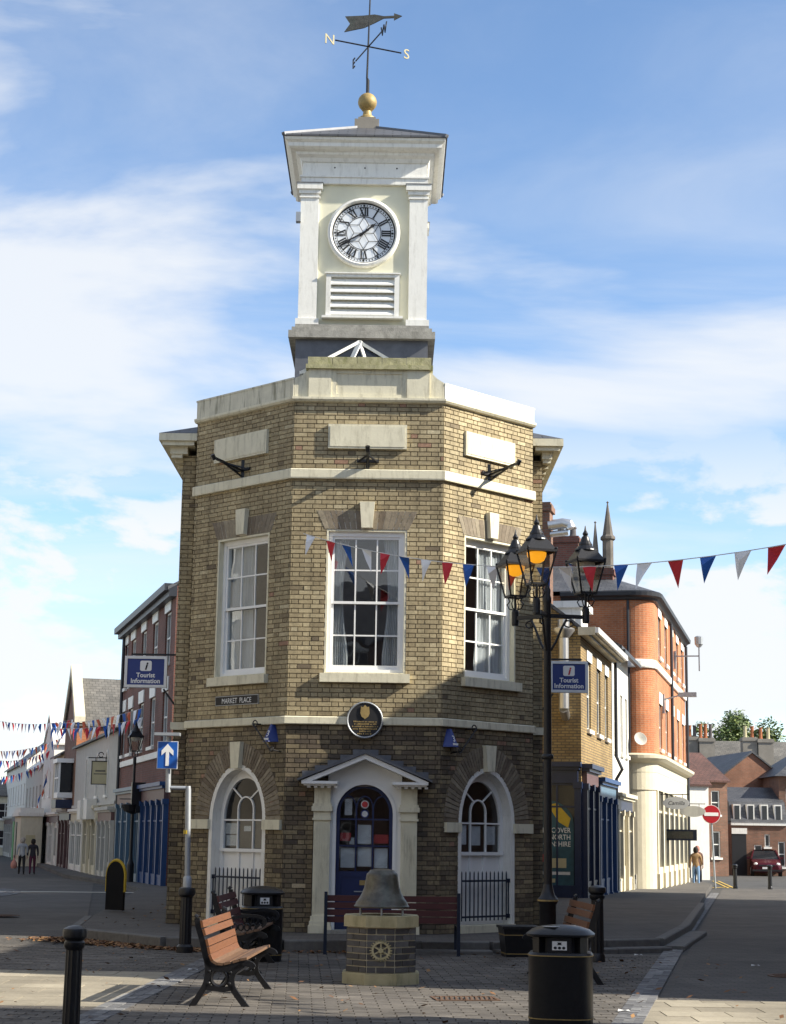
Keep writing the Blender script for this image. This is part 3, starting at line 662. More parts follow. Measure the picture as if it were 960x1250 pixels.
# ---- sash windows with gauged arches, keystones, curtains
def sash(fr, u0, u1, cur, rec=.10):
    z0, z1 = 3.985, 6.195; b = B(fr)
    b.box(u0-.0, u0+.03, -.30, -.004, z0, z1); b.box(u1-.03, u1, -.30, -.004, z0, z1); b.box(u0+.03, u1-.03, -.30, -.004, z1-.03, z1); b.box(u0+.03, u1-.03, -.30, -.004, z0, z0+.02)
    w = b.build('window', 'cream', hall, world=True)
    f = B(fr); d0, d1 = -rec-.07, -rec; a, c = u0+.03, u1-.03
    f.box(a, a+.06, d0, d1, z0+.02, z1-.03); f.box(c-.06, c, d0, d1, z0+.02, z1-.03); f.box(a+.06, c-.06, d0, d1, z1-.10, z1-.03); f.box(a+.06, c-.06, d0, d1, z0+.02, z0+.07)
    a += .06; c -= .06; zb, zt = z0+.07, z1-.10; zm = (zb+zt)/2
    for s0, s1, dd in ((zm-.02, zt, -.02), (zb, zm+.02, -.045)):
        e0, e1 = d0-.01+dd*.4, d1+dd
        f.box(a, a+.035, e0, e1, s0, s1); f.box(c-.035, c, e0, e1, s0, s1); f.box(a+.035, c-.035, e0, e1, s1-.04, s1); f.box(a+.035, c-.035, e0, e1, s0, s0+(.04 if dd > -.03 else .065))
        ia, ic, iz0, iz1 = a+.035, c-.035, s0+.04, s1-.04
        for k in (1, 2): u = ia+(ic-ia)*k/3; f.box(u-.011, u+.011, e1-.03, e1-.006, iz0, iz1)
        zmid = (iz0+iz1)/2; f.box(ia, ic, e1-.028, e1-.008, zmid-.011, zmid+.011)
        for i in range(3):
            for j in range(2): B(fr).box(ia+(ic-ia)*i/3+.006, ia+(ic-ia)*(i+1)/3-.006, e1-.02, e1-.016, iz0+(iz1-iz0)*j/2+.006, iz0+(iz1-iz0)*(j+1)/2-.006).build('pane', 'glass', w, world=True)
    f.build('sash_frame', 'bright', w, world=True)
    sl = B(fr); sl.box(u0-.06, u1+.07, -.1, .085, z0-.135, z0-.002); sl.build('sill', 'cream', w, world=True)
    for q in cur:
        c0, c1, pinch = q; cb = B(fr); n, m = 26, 10
        base = None
        for j in range(m+1):
            z = zb+.02+(zt-zb-.02)*j/m; s = 1-pinch*sin(PI*min(1, (1-j/m)*1.15))**1.0 if pinch else 1
            row = [((c0+(c1-c0)*(i/n)*s) if q[1] > q[0] else (c0+(c1-c0)*(i/n)*s), -rec-.125+.018*sin(i*1.9+.3*j)+.006*sin(i*4.1), z) for i in range(n+1)]
            st = cb.pts(row)
            if base is not None:
                for i in range(n): cb.face(base+i, base+i+1, st+i+1, st+i)
            base = st
        cb.build('curtain', 'curtain', w, smooth=True, world=True)
    # gauged flat arch
    uc = (u0+u1)/2; zl, zh = 6.2, 6.49
    B(fr).prism([(u0-.03, zl), (u1+.03, zl), (u1+.16, zh), (u0-.16, zh)], -.012, .0005).build('arch_joint', 'limejoint', hall, world=True)
    n = 16
    for k in range(n):
        f0, f1 = k/n, (k+1)/n
        if abs((f0+f1)/2-.5) < .07: continue
        jj = .0025 if rg.random() < .72 else .008
        g0 = lambda f, z: (u0-.03+(u1-u0+.06)*f) if z == zl else (u0-.16+(u1-u0+.32)*f)
        v = B(fr); t = rg.random()
        v.prism([(g0(f0, zl)+jj, zl+.002), (g0(f1, zl)-jj, zl+.002), (g0(f1, zh)-jj, zh-.002), (g0(f0, zh)+jj, zh-.002)], -.01, .005, t); v.build('voussoir', 'gauged', hall, world=True)
    kb = B(fr); kb.prism([(uc-.085, 6.215), (uc+.085, 6.215), (uc+.115, 6.62), (uc-.115, 6.62)], -.01, .085); kb.build('keystone', 'cream', hall, world=True)
sash(FF, *UW['F'], [(.65, .90, .35), (1.68, 1.42, .3)], .05)
sash(FL, *UW['L'], [(1.62, 1.02, 0.06), (.58, .66, 0)], .10)
sash(FRt, *UW['R'], [(1.63, .98, .08), (.62, .72, 0)], .10)
# ---- arched windows of the side faces with voussoir rings, imposts and railings
def archwin(fr, sgn, key):
    cu, zs, a, bb = ACU, AZS, AA, AB_
    w = B(fr).ring(cu, zs, PZ, a-.075, bb-.075, a, bb, -.22, -.004).build('arched_window', 'white', hall, world=True)
    f = B(fr); ga, gb = .53, .67; DZ = -.18
    f.ring(cu, zs, PZ+.1, ga, gb, a-.075, bb-.075, DZ-.05, DZ)
    f.ring(cu, zs, 1.36, ga-.035, gb-.035, ga, gb, DZ-.04, DZ+.012)
    f.box(cu-.55, cu+.55, DZ-.05, DZ+.03, 1.31, 1.36); f.box(cu-ga, cu+ga, DZ-.03, DZ+.005, zs-.012, zs+.012)
    for s in (-1, 1): f.box(cu+s*.175-.011, cu+s*.175+.011, DZ-.03, DZ+.004, 1.36, zs+.02)
    f.ring(cu, zs+.16, zs,   .165, .18, .188, .203, DZ-.03, DZ+.004, 12)
    for ang in (58, 122):
        q0 = (cu+.19*cos(R_(ang)), zs+.16+.2*sin(R_(ang))); q1 = (cu+(ga-.02)*cos(R_(ang-(8 if ang < 90 else -8))), zs+(gb-.02)*sin(R_(ang-(8 if ang < 90 else -8))))
        f.bar((q0[0], DZ-.012, q0[1]), (q1[0], DZ-.012, q1[1]), .02, .022)
    # boarded apron
    f.box(cu-.55, cu+.55, DZ-.06, DZ-.03, PZ+.1, 1.31)
    for u in (-.55, -.16, .16, .55): f.box(cu+u-.035, cu+u+.035, DZ-.03, DZ-.004, PZ+.1, 1.31)
    f.box(cu-.55, cu+.55, DZ-.03, DZ-.006, PZ+.1, PZ+.22)
    f.build('window_frame', 'bright', w, world=True)
    B(fr).box(cu-.62, cu+.62, -.2, .05, PZ, PZ+.11).build('sill', 'cream', w, world=True)
    for i in range(3): B(fr).box(cu-.5+i*.333, cu-.5+(i+1)*.333-.01, DZ-.02, DZ-.016, 1.37, zs-.015).build('pane', 'glass', w, world=True)
    fan = B(fr); fan.poly([(cu-ga*.96*cos(PI*k/20), DZ-.018, zs+.01+gb*.95*sin(PI*k/20)) for k in range(21)]); fan.build('pane', 'glass', w, world=True)
    rg2 = random.Random(key)
    nots = [(.22, .48, 1.58, 1.74), (.22, .46, 1.40, 1.56), (-.10, .06, 1.62, 1.70)] if key == 'L' else [(-.47, -.24, 1.47, 1.76), (-.12, .08, 1.46, 1.75), (.22, .42, 1.47, 1.75)]
    for x0, x1, z0, z1 in nots: B(fr).box(cu+x0, cu+x1, DZ-.034, DZ-.03, z0, z1).build('notice', 'paper' if rg2.random() < .85 else 'redprint', w, world=True)
    B(fr).ring(cu, zs, zs, a, bb, .98, 1.17, -.014, -.004, 28).build('arch_joint', 'mortar', hall, world=True)
    n = 46
    for k in range(n):
        t0, t1 = PI*k/n+.008, PI*(k+1)/n-.008
        if abs((t0+t1)/2-PI/2) < .085: continue
        v = B(fr); Q = []
        for t in (t0, t1): Q.append(((cu-a*cos(t), zs+bb*sin(t)), (cu-.975*cos(t), zs+1.165*sin(t))))
        v.prism([Q[0][0], Q[1][0], Q[1][1], Q[0][1]], -.012, .006+rg.uniform(-.002, .002), rg.random()); v.build('voussoir', 'gauged', hall, world=True)
    B(fr).prism([(cu-.085, zs+.78), (cu+.085, zs+.78), (cu+.12, zs+1.18), (cu-.12, zs+1.18)], -.01, .085).build('keystone', 'cream', hall, world=True)
    B(fr).box(.04 if key == 'L' else .09, cu-a+.03, -.08, .05, 1.65, 1.795).build('impost', 'cream', hall, world=True)
    B(fr).box(cu+a-.03, 2.09, -.08, .05, 1.65, 1.795).build('impost', 'cream', hall, world=True)
    rl = B(fr); r0, r1, dd = cu-.56, cu+.58, -.06
    for z in (.40, .93): rl.box(r0, r1, dd-.012, dd+.012, z-.014, z+.014)
    for x in (r0, r1): rl.box(x-.03, x+.03, dd-.03, dd+.03, .37, .43); rl.box(x-.03, x+.03, dd-.03, dd+.03, .90, .96)
    for x in (r0, r1): rl.box(x-.012, x+.012, dd-.011, dd+.011, .43, .90)
    ra = rl.build('railing', 'rail', hall, world=True)
    for k in range(12):
        x = r0+.06+k*(r1-r0-.12)/11; q = B(); q.tube([fr(x, dd, .34), fr(x, dd, 1.05), fr(x, dd, 1.075)], [.011, .011, .002], 6); q.build('bar', 'rail', ra, world=True)
archwin(FL, -1, 'L'); archwin(FRt, 1, 'R')
# ---- doorcase
def door():
    fr = FF; c = 1.205
    dc = B(fr); dc.prism([(.70, PZ), (.70, 2.36), (1.73, 2.36), (1.73, PZ)][::1], -.02, -.015)
    # arched white surround: ring plus spandrels
    s = B(fr); s.ring(c, 1.90, PZ, .42, .43, .47, .48, -.12, .05)
    n = 16
    for sg in (-1, 1):
        arc = [(c+sg*.47*cos(PI/2*k/n), 1.90+.48*sin(PI/2*k/n)) for k in range(n+1)]
        s.prism([(c+sg*.55, PZ), (c+sg*.47, PZ)] + arc + [(c, 2.72), (c+sg*.55, 2.47)], -.02, .03)
    porch = s.build('doorcase', 'bright', hall, world=True)
    for u0, u1 in ((.455, .695), (1.745, 1.985)):
        p = B(fr); p.box(u0, u1, -.02, .12, PZ+.24, 1.80); p.box(u0-.05, u1+.05, -.02, .19, PZ, PZ+.11); p.box(u0-.035, u1+.035, -.02, .17, PZ+.11, PZ+.17); p.box(u0-.02, u1+.02, -.02, .145, PZ+.17, PZ+.24)
        for k in range(5): x = u0+.03+k*.0385; p.box(x, x+.022, .12, .131, PZ+.3, 1.76)
        p.box(u0-.02, u1+.02, -.02, .15, 1.80, 1.83); p.box(u0-.005, u1+.005, -.02, .128, 1.83, 1.93); p.box(u0-.035, u1+.035, -.02, .165, 1.93, 2.0); p.box(u0-.02, u1+.02, -.02, .15, 2.0, 2.04); p.box(u0, u1, -.02, .125, 2.04, 2.31)
        p.build('pilaster', 'cream', porch, world=True)
    for sg in (-1, 1):
        q = B(fr); x0, x1 = (.27, .80) if sg < 0 else (1.61, 2.14)
        q.box(x0, x1, -.02, .36, 2.325, 2.365); q.box(x0+.03, x1-.02, -.02, .31, 2.30, 2.325)
        for k in range(5): xx = x0+.08+k*.1; q.box(xx, xx+.05, .125, .27, 2.27, 2.299)
        # raking cornice
        L0, L1 = ((.26, 2.365), (c, 2.77)) if sg < 0 else ((2.15, 2.365), (c, 2.77))
        q.prism([L0, L1, (L1[0], L1[1]-.075), (L0[0]+(-sg)*.16, L0[1]), ], -.02, .36)
        q.build('pediment_cornice', 'bright', porch, world=True)
        rf = B(fr); rf.prism([(L0[0]+sg*.05, L0[1]+.0), (L0[0]+sg*.05, L0[1]+.03), (L1[0], L1[1]+.055), (L1[0], L1[1]+.004)], -.02, .40)
        rf.build('porch_roof', 'lead', porch, world=True)
        # stepped lead flashing on the wall
        for k in range(5):
            f0 = k/5; u = L0[0]+(L1[0]-L0[0])*f0; z = L0[1]+(L1[1]-L0[1])*f0; B(fr).box(min(u, u-sg*.2), max(u, u-sg*.2), -.005, .01, z+.03, z+.16).build('flashing', 'lead', porch, world=True)
    # door leaf
    d = B(fr); d.box(c-.42, c+.42, -.12, -.09, PZ+.05, 1.06)
    d.ring(c, 1.90, 1.06, .37, .38, .42, .43, -.12, -.06, 16)
    d.box(c-.42, c-.34, -.09, -.075, PZ+.05, 1.06); d.box(c+.34, c+.42, -.09, -.075, PZ+.05, 1.06); d.box(c-.34, c+.34, -.09, -.075, .98, 1.06); d.box(c-.34, c+.34, -.09, -.075, PZ+.05, PZ+.2); d.box(c-.03, c+.03, -.09, -.077, PZ+.2, .98)
    for u in (-.125, .125): d.box(c+u-.011, c+u+.011, -.11, -.07, 1.06, 2.05)
    for z in (1.43, 1.82): d.box(c-.38, c+.38, -.11, -.072, z-.011, z+.011)
    for cc in (-.25, 0, .25): d.ring(c+cc, 1.98, 1.82, .112, .17, .128, .19, -.11, -.072, 8)
    dr = d.build('door', 'navy', hall, world=True)
    for i in range(3):
        for z0, z1 in ((1.07, 1.42), (1.44, 1.81)): B(fr).box(c-.37+i*.248, c-.37+i*.248+.236, -.098, -.094, z0, z1).build('pane', 'glass', dr, world=True)
    fp = B(fr); fp.poly([(c-.37*cos(PI*k/16), -.097, 1.83+(.07 if 0 < k < 16 else 0)+.38*sin(PI*k/16)) for k in range(17)]); fp.build('pane', 'glass', dr, world=True)
    for x0, x1, z0, z1, m in ((-.35, -.14, 1.11, 1.40, 'paper'), (-.10, .11, 1.13, 1.42, 'paper'), (.15, .35, 1.11, 1.40, 'paper'), (-.10, .10, 1.46, 1.74, 'paper'), (-.36, -.20, 1.50, 1.62, 'redprint'), (-.22, -.15, 1.45, 1.55, 'paper'), (.14, .36, 1.47, 1.60, 'redprint'), (-.30, -.19, 1.88, 2.12, 'paper')):
        B(fr).box(c+x0, c+x1, -.125, -.121, z0, z1).build('notice', m, dr, world=True)
    for z, m in ((2.04, 'paper'), (1.90, 'signblue')):
        t = B(); t.tube([fr(c+.0, -.092, z), fr(c+.0, -.09, z)], .06, 20); t.build('sticker', m, dr, world=True)
        t = B(); t.tube([fr(c+.0, -.09, z), fr(c+.0, -.088, z)], .045, 20); t.build('sticker', 'redprint' if m == 'paper' else 'paper', dr, world=True)
    B(fr).box(c-.06, c+.14, -.077, -.07, .86, .93).build('letter_plate', 'gold', dr, world=True)
    B(fr).box(c-.14, c+.02, -.077, -.068, .76, .775).build('door_handle', 'steel', dr, world=True)
    B(fr).box(.44, 1.99, -.3, -.02, 2.30, 2.34).build('door_head', 'room', hall, world=True)
    B(fr).box(.66, 1.76, -.2, .24, PZ-.02, PZ+.05).build('doorstep', 'stone', hall, world=True)
door()
# interior floors and back wall so the rooms read as rooms
b = B(); b.box(-3.0, 2.0, 29.0, 29.1, PZ, 8.1); RM = [(-2.85, 27.75), (-1.4, 26.4), (.6, 26.4), (1.9, 27.7), (1.9, 29), (-2.85, 29)]; b.prismz(RM, 3.3, 3.4); b.prismz(RM, 6.6, 6.7); b.build('room', 'room', hall, world=True)
# round inscribed plaque over the door
uc, zc = 1.185, 3.285
b = B(); b.tube([FF(uc, .02, zc), FF(uc, .085, zc)], .262, 36); pq = b.build('plaque', 'blk', hall, world=True)
b = B(); b.tube([FF(uc+.262*cos(2*PI*k/36), .085, zc+.262*sin(2*PI*k/36)) for k in range(36)], .014, 6, True); b.build('plaque_rim', 'steel', pq, world=True)
b = B(FF); b.prism([(uc-.07, zc+.10), (uc-.05, zc+.05), (uc, zc+.015), (uc+.05, zc+.05), (uc+.07, zc+.10), (uc+.06, zc+.2), (uc+.03, zc+.19), (uc, zc+.225), (uc-.03, zc+.19), (uc-.06, zc+.2)], .085, .10); b.build('crest', 'gold', pq, world=True)
def onF(fr, u, z, d): return lambda x, y, e: tuple(Vector(fr(u+x, d+e, z+y))-HO)
tx = B(FF); r3 = random.Random(5)
for k, wl in enumerate((.34, .32, .38, .36, .16, .22)):       # rows of raised lettering too small to read
    z = zc-.035-k*.036; x = uc-wl/2
    while x < uc+wl/2:
        lw = r3.uniform(.010, .02); tx.box(x, x+lw, .085, .089, z, z+r3.choice((.014, .018, .022))); x += lw+(.006 if r3.random() > .2 else .018)
tx.build('lettering', 'gold', pq, world=True)
# ---------------------------------------------------------------- clock tower
TX, TY = -.55, 28.05
def sq(h): return [(TX-h, TY-h), (TX+h, TY-h), (TX+h, TY+h), (TX-h, TY+h)]
b = B(); b.prismz(sq(1.075), 8.2, 9.5); b.build('tower_base', 'lead', hall, world=True)
b = B(); b.prismz(sq(1.19), 9.50, 9.62); b.prismz(sq(1.14), 9.62, 9.69); b.prismz(sq(1.09), 9.69, 9.75); b.build('tower_plinth', 'stone', hall, world=True)
TF = TY-.99                        # plane of the pale tower front
b = B(); b.prismz(sq(.99), 9.75, 12.2); b.build('tower_wall', 'towerwall', hall, world=True)
FT = lambda u, o, z: (TX+u, TF-o, z)
for sx in (-1, 1):
    for sy in (-1, 1):
        cx, cy = TX+sx*.90, TY+sy*.90; hw = .15
        p = B(); p.box(cx-hw, cx+hw, cy-hw, cy+hw, 9.85, 12.0); p.box(cx-hw-.04, cx+hw+.04, cy-hw-.04, cy+hw+.04, 9.75, 9.85)
        p.box(cx-hw-.02, cx+hw+.02, cy-hw-.02, cy+hw+.02, 11.93, 11.96); p.box(cx-hw-.03, cx+hw+.03, cy-hw-.03, cy+hw+.03, 12.0, 12.07); p.box(cx-hw-.06, cx+hw+.06, cy-hw-.06, cy+hw+.06, 12.07, 12.17); p.build('pilaster', 'white', hall, world=True)
        B().box(cx-hw-.07, cx+hw+.07, cy-hw-.07, cy+hw+.07, 12.17, 12.182).build('flashing', 'lead', hall, world=True)
b = B(); b.prismz(sq(1.05), 12.182, 12.29); b.prismz(sq(1.07), 12.29, 12.32); b.prismz(sq(1.03), 12.32, 12.62)
b.mold(sq(1.03), [(-.2, 12.56), (.02, 12.56), (.05, 12.62), (.11, 12.66), (.12, 12.70), (.20, 12.72), (.24, 12.75), (.24, 12.81), (.29, 12.85), (.30, 12.89), (-.2, 12.89)], True)
b.build('entablature', 'white', hall, world=True)
b = B()
for u in (-.5, 0, .53): b.tube([FT(u, .045, 12.47), FT(u, .035, 12.47)], .014, 8)
b.build('vent_hole', 'blk', hall, world=True)
b = B(); E_ = 1.355
b.prismz(sq(E_), 12.892, 12.925); ap = (TX, TY, 13.64); q = sq(E_-.005)
for k in range(4): b.poly([(*q[k], 12.926), (*q[(k+1) % 4], 12.926), ap])
rf = b.build('tower_roof', 'slate', hall, world=True)
b = B()
for k in range(4): b.bar((*q[k], 12.925), (ap[0], ap[1], ap[2]), .07, .05)
b.build('hip_roll', 'lead', rf, world=True)
b = B(); b.box(TX-.21, TX+.21, TY-.21, TY+.21, 13.50, 13.70); b.box(TX-.15, TX+.15, TY-.15, TY+.15, 13.70, 13.76); b.build('finial_base', 'stonegrey', hall, world=True)
b = B(); b.lathe([(.15, 13.76), (.14, 13.80), (.08, 13.84), (.07, 13.92), (.10, 13.95), (.08, 13.97), (.05, 13.98)], 16, (TX, TY, 0)); b.sphere((TX, TY, 14.09), .165, 12); b.build('finial_ball', 'gold', hall, smooth=True, world=True)
# weathervane
b = B(); b.tube([(TX, TY, 14.2), (TX, TY, 14.5), (TX-.015, TY, 14.55), (TX+.02, TY, 16.35)], [.03, .03, .018, .012], 8); vn = b.build('weathervane', 'black', hall, world=True)
CZ = 15.13
def vdir(a): return Vector((cos(a), sin(a), 0))
a0 = R_(22)
b = B()
for k in range(2): d = vdir(a0+k*PI/2); b.tube([Vector((TX, TY, CZ))-d*.62, Vector((TX, TY, CZ))+d*.62], .013, 6)
b.build('cardinal_arms', 'black', vn, world=True)
for k, L_ in ((0, 'S'), (1, 'E'), (2, 'N'), (3, 'W')):
    d = vdir(a0+k*PI/2); o = Vector((TX, TY, CZ))+d*.72-HO; dd = d if d.x > 0 else -d
    text(L_, .26, 'beige' if k in (0, 2) else 'black', vn, lambda x, y, e, o=o, dd=dd: tuple(o+dd*x+Vector((0, 0, y-.09))+dd.orthogonal()*0+Vector((-dd.y, dd.x, 0))*e), 'cardinal_letter', ext=.008)
va = R_(-4); d = vdir(va); Z0 = 15.62; bb = B(fr=lambda x, y, z: tuple(Vector((TX, TY, 0))+d*x+Vector((-d.y, d.x, 0))*y+Vector((0, 0, z+x*.09))))
bb.prism([(-.42, Z0+.12), (-.1, Z0+.10), (.1, Z0+.10), (.26, Z0+.05), (.44, Z0+.04), (.44, Z0+.085), (.58, Z0+.02), (.44, Z0-.045), (.44, Z0), (.26, Z0+.01), (.1, Z0-.06), (-.08, Z0-.13), (-.43, Z0-.17), (-.33, Z0-.03)], -.012, .012)
bb.build('arrow', 'bronze', vn, world=True)
# ---- clock
CU, CZK = .0, 11.345
b = B(); n = 48
prof = [(.60, .0), (.60, .05), (.585, .075), (.55, .085), (.525, .06), (.525, .0)]
rings = [b.pts([FT(CU+r*cos(2*PI*k/n), o, CZK+r*sin(2*PI*k/n)) for k in range(n)]) for r, o in prof]
for ra, rb_ in zip(rings, rings[1:]):
    for k in range(n): b.face(ra+k, ra+(k+1) % n, rb_+(k+1) % n, rb_+k)
ck = b.build('clock', 'white', hall, smooth=True, world=True)
b = B(); b.poly([FT(CU+.53*cos(2*PI*k/n), .012, CZK+.53*sin(2*PI*k/n)) for k in range(n)]); b.build('dial', mat('opal_dial_glass', (.76, .79, .82), .3, var=.06), ck, world=True)
b = B()
def circ(r, w, m=48):
    i = b.pts([FT(CU+q*cos(2*PI*k/m), .018, CZK+q*sin(2*PI*k/m)) for q in (r-w/2, r+w/2) for k in range(m)])
    for k in range(m): b.face(i+k, i+(k+1) % m, i+m+(k+1) % m, i+m+k)
circ(.512, .022); circ(.45, .008); circ(.285, .012)
def strk(x0, y0, x1, y1, w):
    "stroke in dial coordinates"
    d = Vector((x1-x0, y1-y0)).normalized(); nx, ny = -d.y*w/2, d.x*w/2
    b.poly([FT(CU+x, .020, CZK+y) for x, y in ((x0+nx, y0+ny), (x1+nx, y1+ny), (x1-nx, y1-ny), (x0-nx, y0-ny))])
for k in range(60):
    a = PI*2*k/60; r0 = .475; rr = .012 if k % 5 else .02; b.poly([FT(CU+r0*sin(a)+rr*cos(2*PI*j/8), .021, CZK+r0*cos(a)+rr*sin(2*PI*j/8)) for j in range(8)])
GL = {'I': [(0, 0, 0, 1, .34)], 'V': [(-.42, 1, 0, 0, .36), (.42, 1, 0, 0, .13)], 'X': [(-.42, 1, .42, 0, .36), (.42, 1, -.42, 0, .13)]}
GW = {'I': .52, 'V': 1.02, 'X': 1.02}
for h, s_ in enumerate(('XII', 'I', 'II', 'III', 'IIII', 'V', 'VI', 'VII', 'VIII', 'IX', 'X', 'XI')):
    a = 2*PI*h/12; H_, U_ = .135, .072; tw = sum(GW[c] for c in s_)*U_; x = -tw/2; r0 = .303
    for c in s_:
        cx = x+GW[c]*U_/2; x += GW[c]*U_
        for x0, y0, x1, y1, w in GL[c]:
            T = lambda px, py: ((cx+px*U_)*cos(a)+(r0+py*H_)*sin(a), -(cx+px*U_)*sin(a)+(r0+py*H_)*cos(a))
            p, q = T(x0, y0), T(x1, y1); strk(*p, *q, w*U_)
    for yy in (r0, r0+H_):
        p = (-tw/2*cos(a)+yy*sin(a), tw/2*sin(a)+yy*cos(a)); q = (tw/2*cos(a)+yy*sin(a), -tw/2*sin(a)+yy*cos(a)); strk(*p, *q, .010)
for k in range(6):
    a = PI*k/3; o = (.28*sin(a), .28*cos(a))
    for s in (-1, 1): i_ = (.162*sin(a+s*PI/6), .162*cos(a+s*PI/6)); strk(*o, *i_, .010); strk(*i_, 0, 0, .008)
b.build('numerals', 'blk', ck, world=True)
def hand(name, ang, L, w, o):
    h = B(); s, c = sin(ang), cos(ang); T = lambda x, y: FT(CU+x*c+y*s, o, CZK-x*s+y*c)
    P = [(-w, -.09), (w, -.09), (w*.8, L*.55), (w*1.6, L*.72), (w*.5, L*.8), (0, L), (-w*.5, L*.8), (-w*1.6, L*.72), (-w*.8, L*.55)]
    i = h.pts([T(x, y) for x, y in P]); h.face(*range(i, i+len(P))); T2 = lambda x, y: FT(CU+x*c+y*s, o+.012, CZK-x*s+y*c); j = h.pts([T2(x, y) for x, y in P]); h.face(*range(j, j+len(P)))
    for k in range(len(P)): h.face(i+k, i+(k+1) % len(P), j+(k+1) % len(P), j+k)
    h.build(name, 'blk', ck, world=True)
hand('hour_hand', R_(50), .27, .018, .035); hand('minute_hand', R_(240), .44, .014, .055)
# louvre
b = B(FT); u0, u1, z0, z1 = -.60, .60, 9.90, 10.62
b.box(u0, u0+.08, 0, .09, z0, z1); b.box(u1-.08, u1, 0, .09, z0, z1); b.box(u0+.08, u1-.08, 0, .085, z1-.05, z1); b.box(u0-.06, u1+.06, 0, .13, z0-.04, z0)
b.box(u0-.02, u1+.02, 0, .11, z1, z1+.02)
lv = b.build('louvre', 'white', hall, world=True)
for k in range(5):
    z = z0+.02+k*.128; s_ = B(FT); i = s_.pts([(u, o, zz_) for u in (u0+.08, u1-.08) for o, zz_ in ((.085, z), (.02, z+.10), (.02, z+.125), (.085, z+.025))])
    for f in ((0, 1, 2, 3), (7, 6, 5, 4), (0, 4, 5, 1), (1, 5, 6, 2), (2, 6, 7, 3), (3, 7, 4, 0)): s_.face(*[i+m for m in f])
    s_.build('slat', 'white', lv, world=True)
# pyramid rooflight behind the parapet, CCTV box on the tower side
b = B(); px, py, hz = -.6, 26.62, .88; base = [(px-hz, py-.3, 8.76), (px+hz, py-.3, 8.76), (px+hz, py+.5, 8.76), (px-hz, py+.5, 8.76)]; apx = (px+.02, py, 9.36)
for k in range(4): b.bar(base[k], apx, .06, .05); b.bar(base[k], base[(k+1) % 4], .06, .05)
b.bar(((base[0][0]+base[1][0])/2-.2, base[0][1], 8.76), apx, .12, .02); b.bar(((base[0][0]+base[1][0])/2+.2, base[0][1], 8.76), apx, .05, .03)
b.box(px-.8, px+.8, py-.28, py+.48, 8.3, 8.76)
rl = b.build('rooflight', 'white', hall, world=True)
for k in range(4): B().poly([base[k], base[(k+1) % 4], (apx[0], apx[1], apx[2]-.03)]).build('pane', 'dkglass', rl, world=True)
B().box(TX-1.12, TX-1.04, TY-1.12, TY-1.0, 11.5, 11.66).build('camera_box', 'steel', hall, world=True)
# ================================================================ STREET HOUSES
# -- right-hand street, its left side (wedge block): local x runs away from the camera
RD = Vector((.243, 1)).normalized(); RA = math.atan2(RD.y, RD.x)
def rpos(t, ox=0, oy=0): return (5.15+RD.x*t+ox, 46.6+RD.y*t+oy)
z0 = zg(46.6)+PZ
W1 = [(1.3, 2.2, 4.55, 6.45), (3.6, 4.5, 4.55, 6.45), (5.6, 6.4, 4.55, 6.45)]
y_house = house('brick_house', 'yellow brick gabled house with navy corner shop right of the clock tower', (*rpos(0), 0), RA, 7.4, 6.6, 7.15, 'yellbrick', [(*q, 'white', 2, 2) for q in W1], ('x', 2.55, 'slate', .3))
# cream eaves box and gutter along the street, stone flags of the end wall
B().box(-.15, 7.4, -.42, .05, 7.0, 7.22).build('eaves', 'creamr', y_house); B().box(-.2, 7.45, -.52, -.42, 7.05, 7.2).build('gutter', 'white_pl', y_house)
shop(y_house, .12, 2.7, z0-.2, 3.55, 'shopnavy', 'fascia', 2)
shop(y_house, 3.1, 7.2, z0-.2, 3.3, 'shopblue', 'shopsky', 3, door=2)
# end wall shopfront facing the square: local frame u towards -y side
FE = lambda u, o, z: (-.0 + o, 4.2-u, z)       # u from the back to the street corner, o = outward is -x
FE = lambda x, y, z: (y, 4.2-x, z)
shop(y_house, .9, 4.12, z0-.2, 3.58, 'shopnavy', 'shopnavy', 2, fr=FE, riser=.45)
pb = B(FE); pb.poly([(2.62, -.075, .35), (4.0, -.075, .35)] + [(3.31+.69*cos(PI*k/14), -.075, 1.95+.62*sin(PI*k/14)) for k in range(15)]); po = pb.build('poster', 'poster', y_house)
pb = B(FE); pb.poly([(3.3, -.078, 2.45), (3.55, -.078, 2.5), (3.92, -.078, 2.1), (3.85, -.078, 1.85), (3.6, -.078, 2.0)]); pb.build('poster_print', 'posteryel', po)
for s_, z in (('DISCOVER', 1.72), ('NORTH', 1.54), ('LINCOLNSHIRE', 1.36)): text(s_, .19, 'ytext', po, lambda x, y, e, z=z: FE(3.92+x, -.08-e, z+y), align='RIGHT', ext=.001, sx=.85)
for x0, x1, zz0, zz1, m in ((2.75, 3.2, .95, 1.15, 'redprint'), (3.4, 3.8, .8, 1.05, 'beige'), (2.7, 3.9, .62, .7, 'paper'), (2.9, 3.5, .42, .52, 'beige')): B(FE).box(x0, x1, -.079, -.076, zz0, zz1).build('poster_print', m, po)
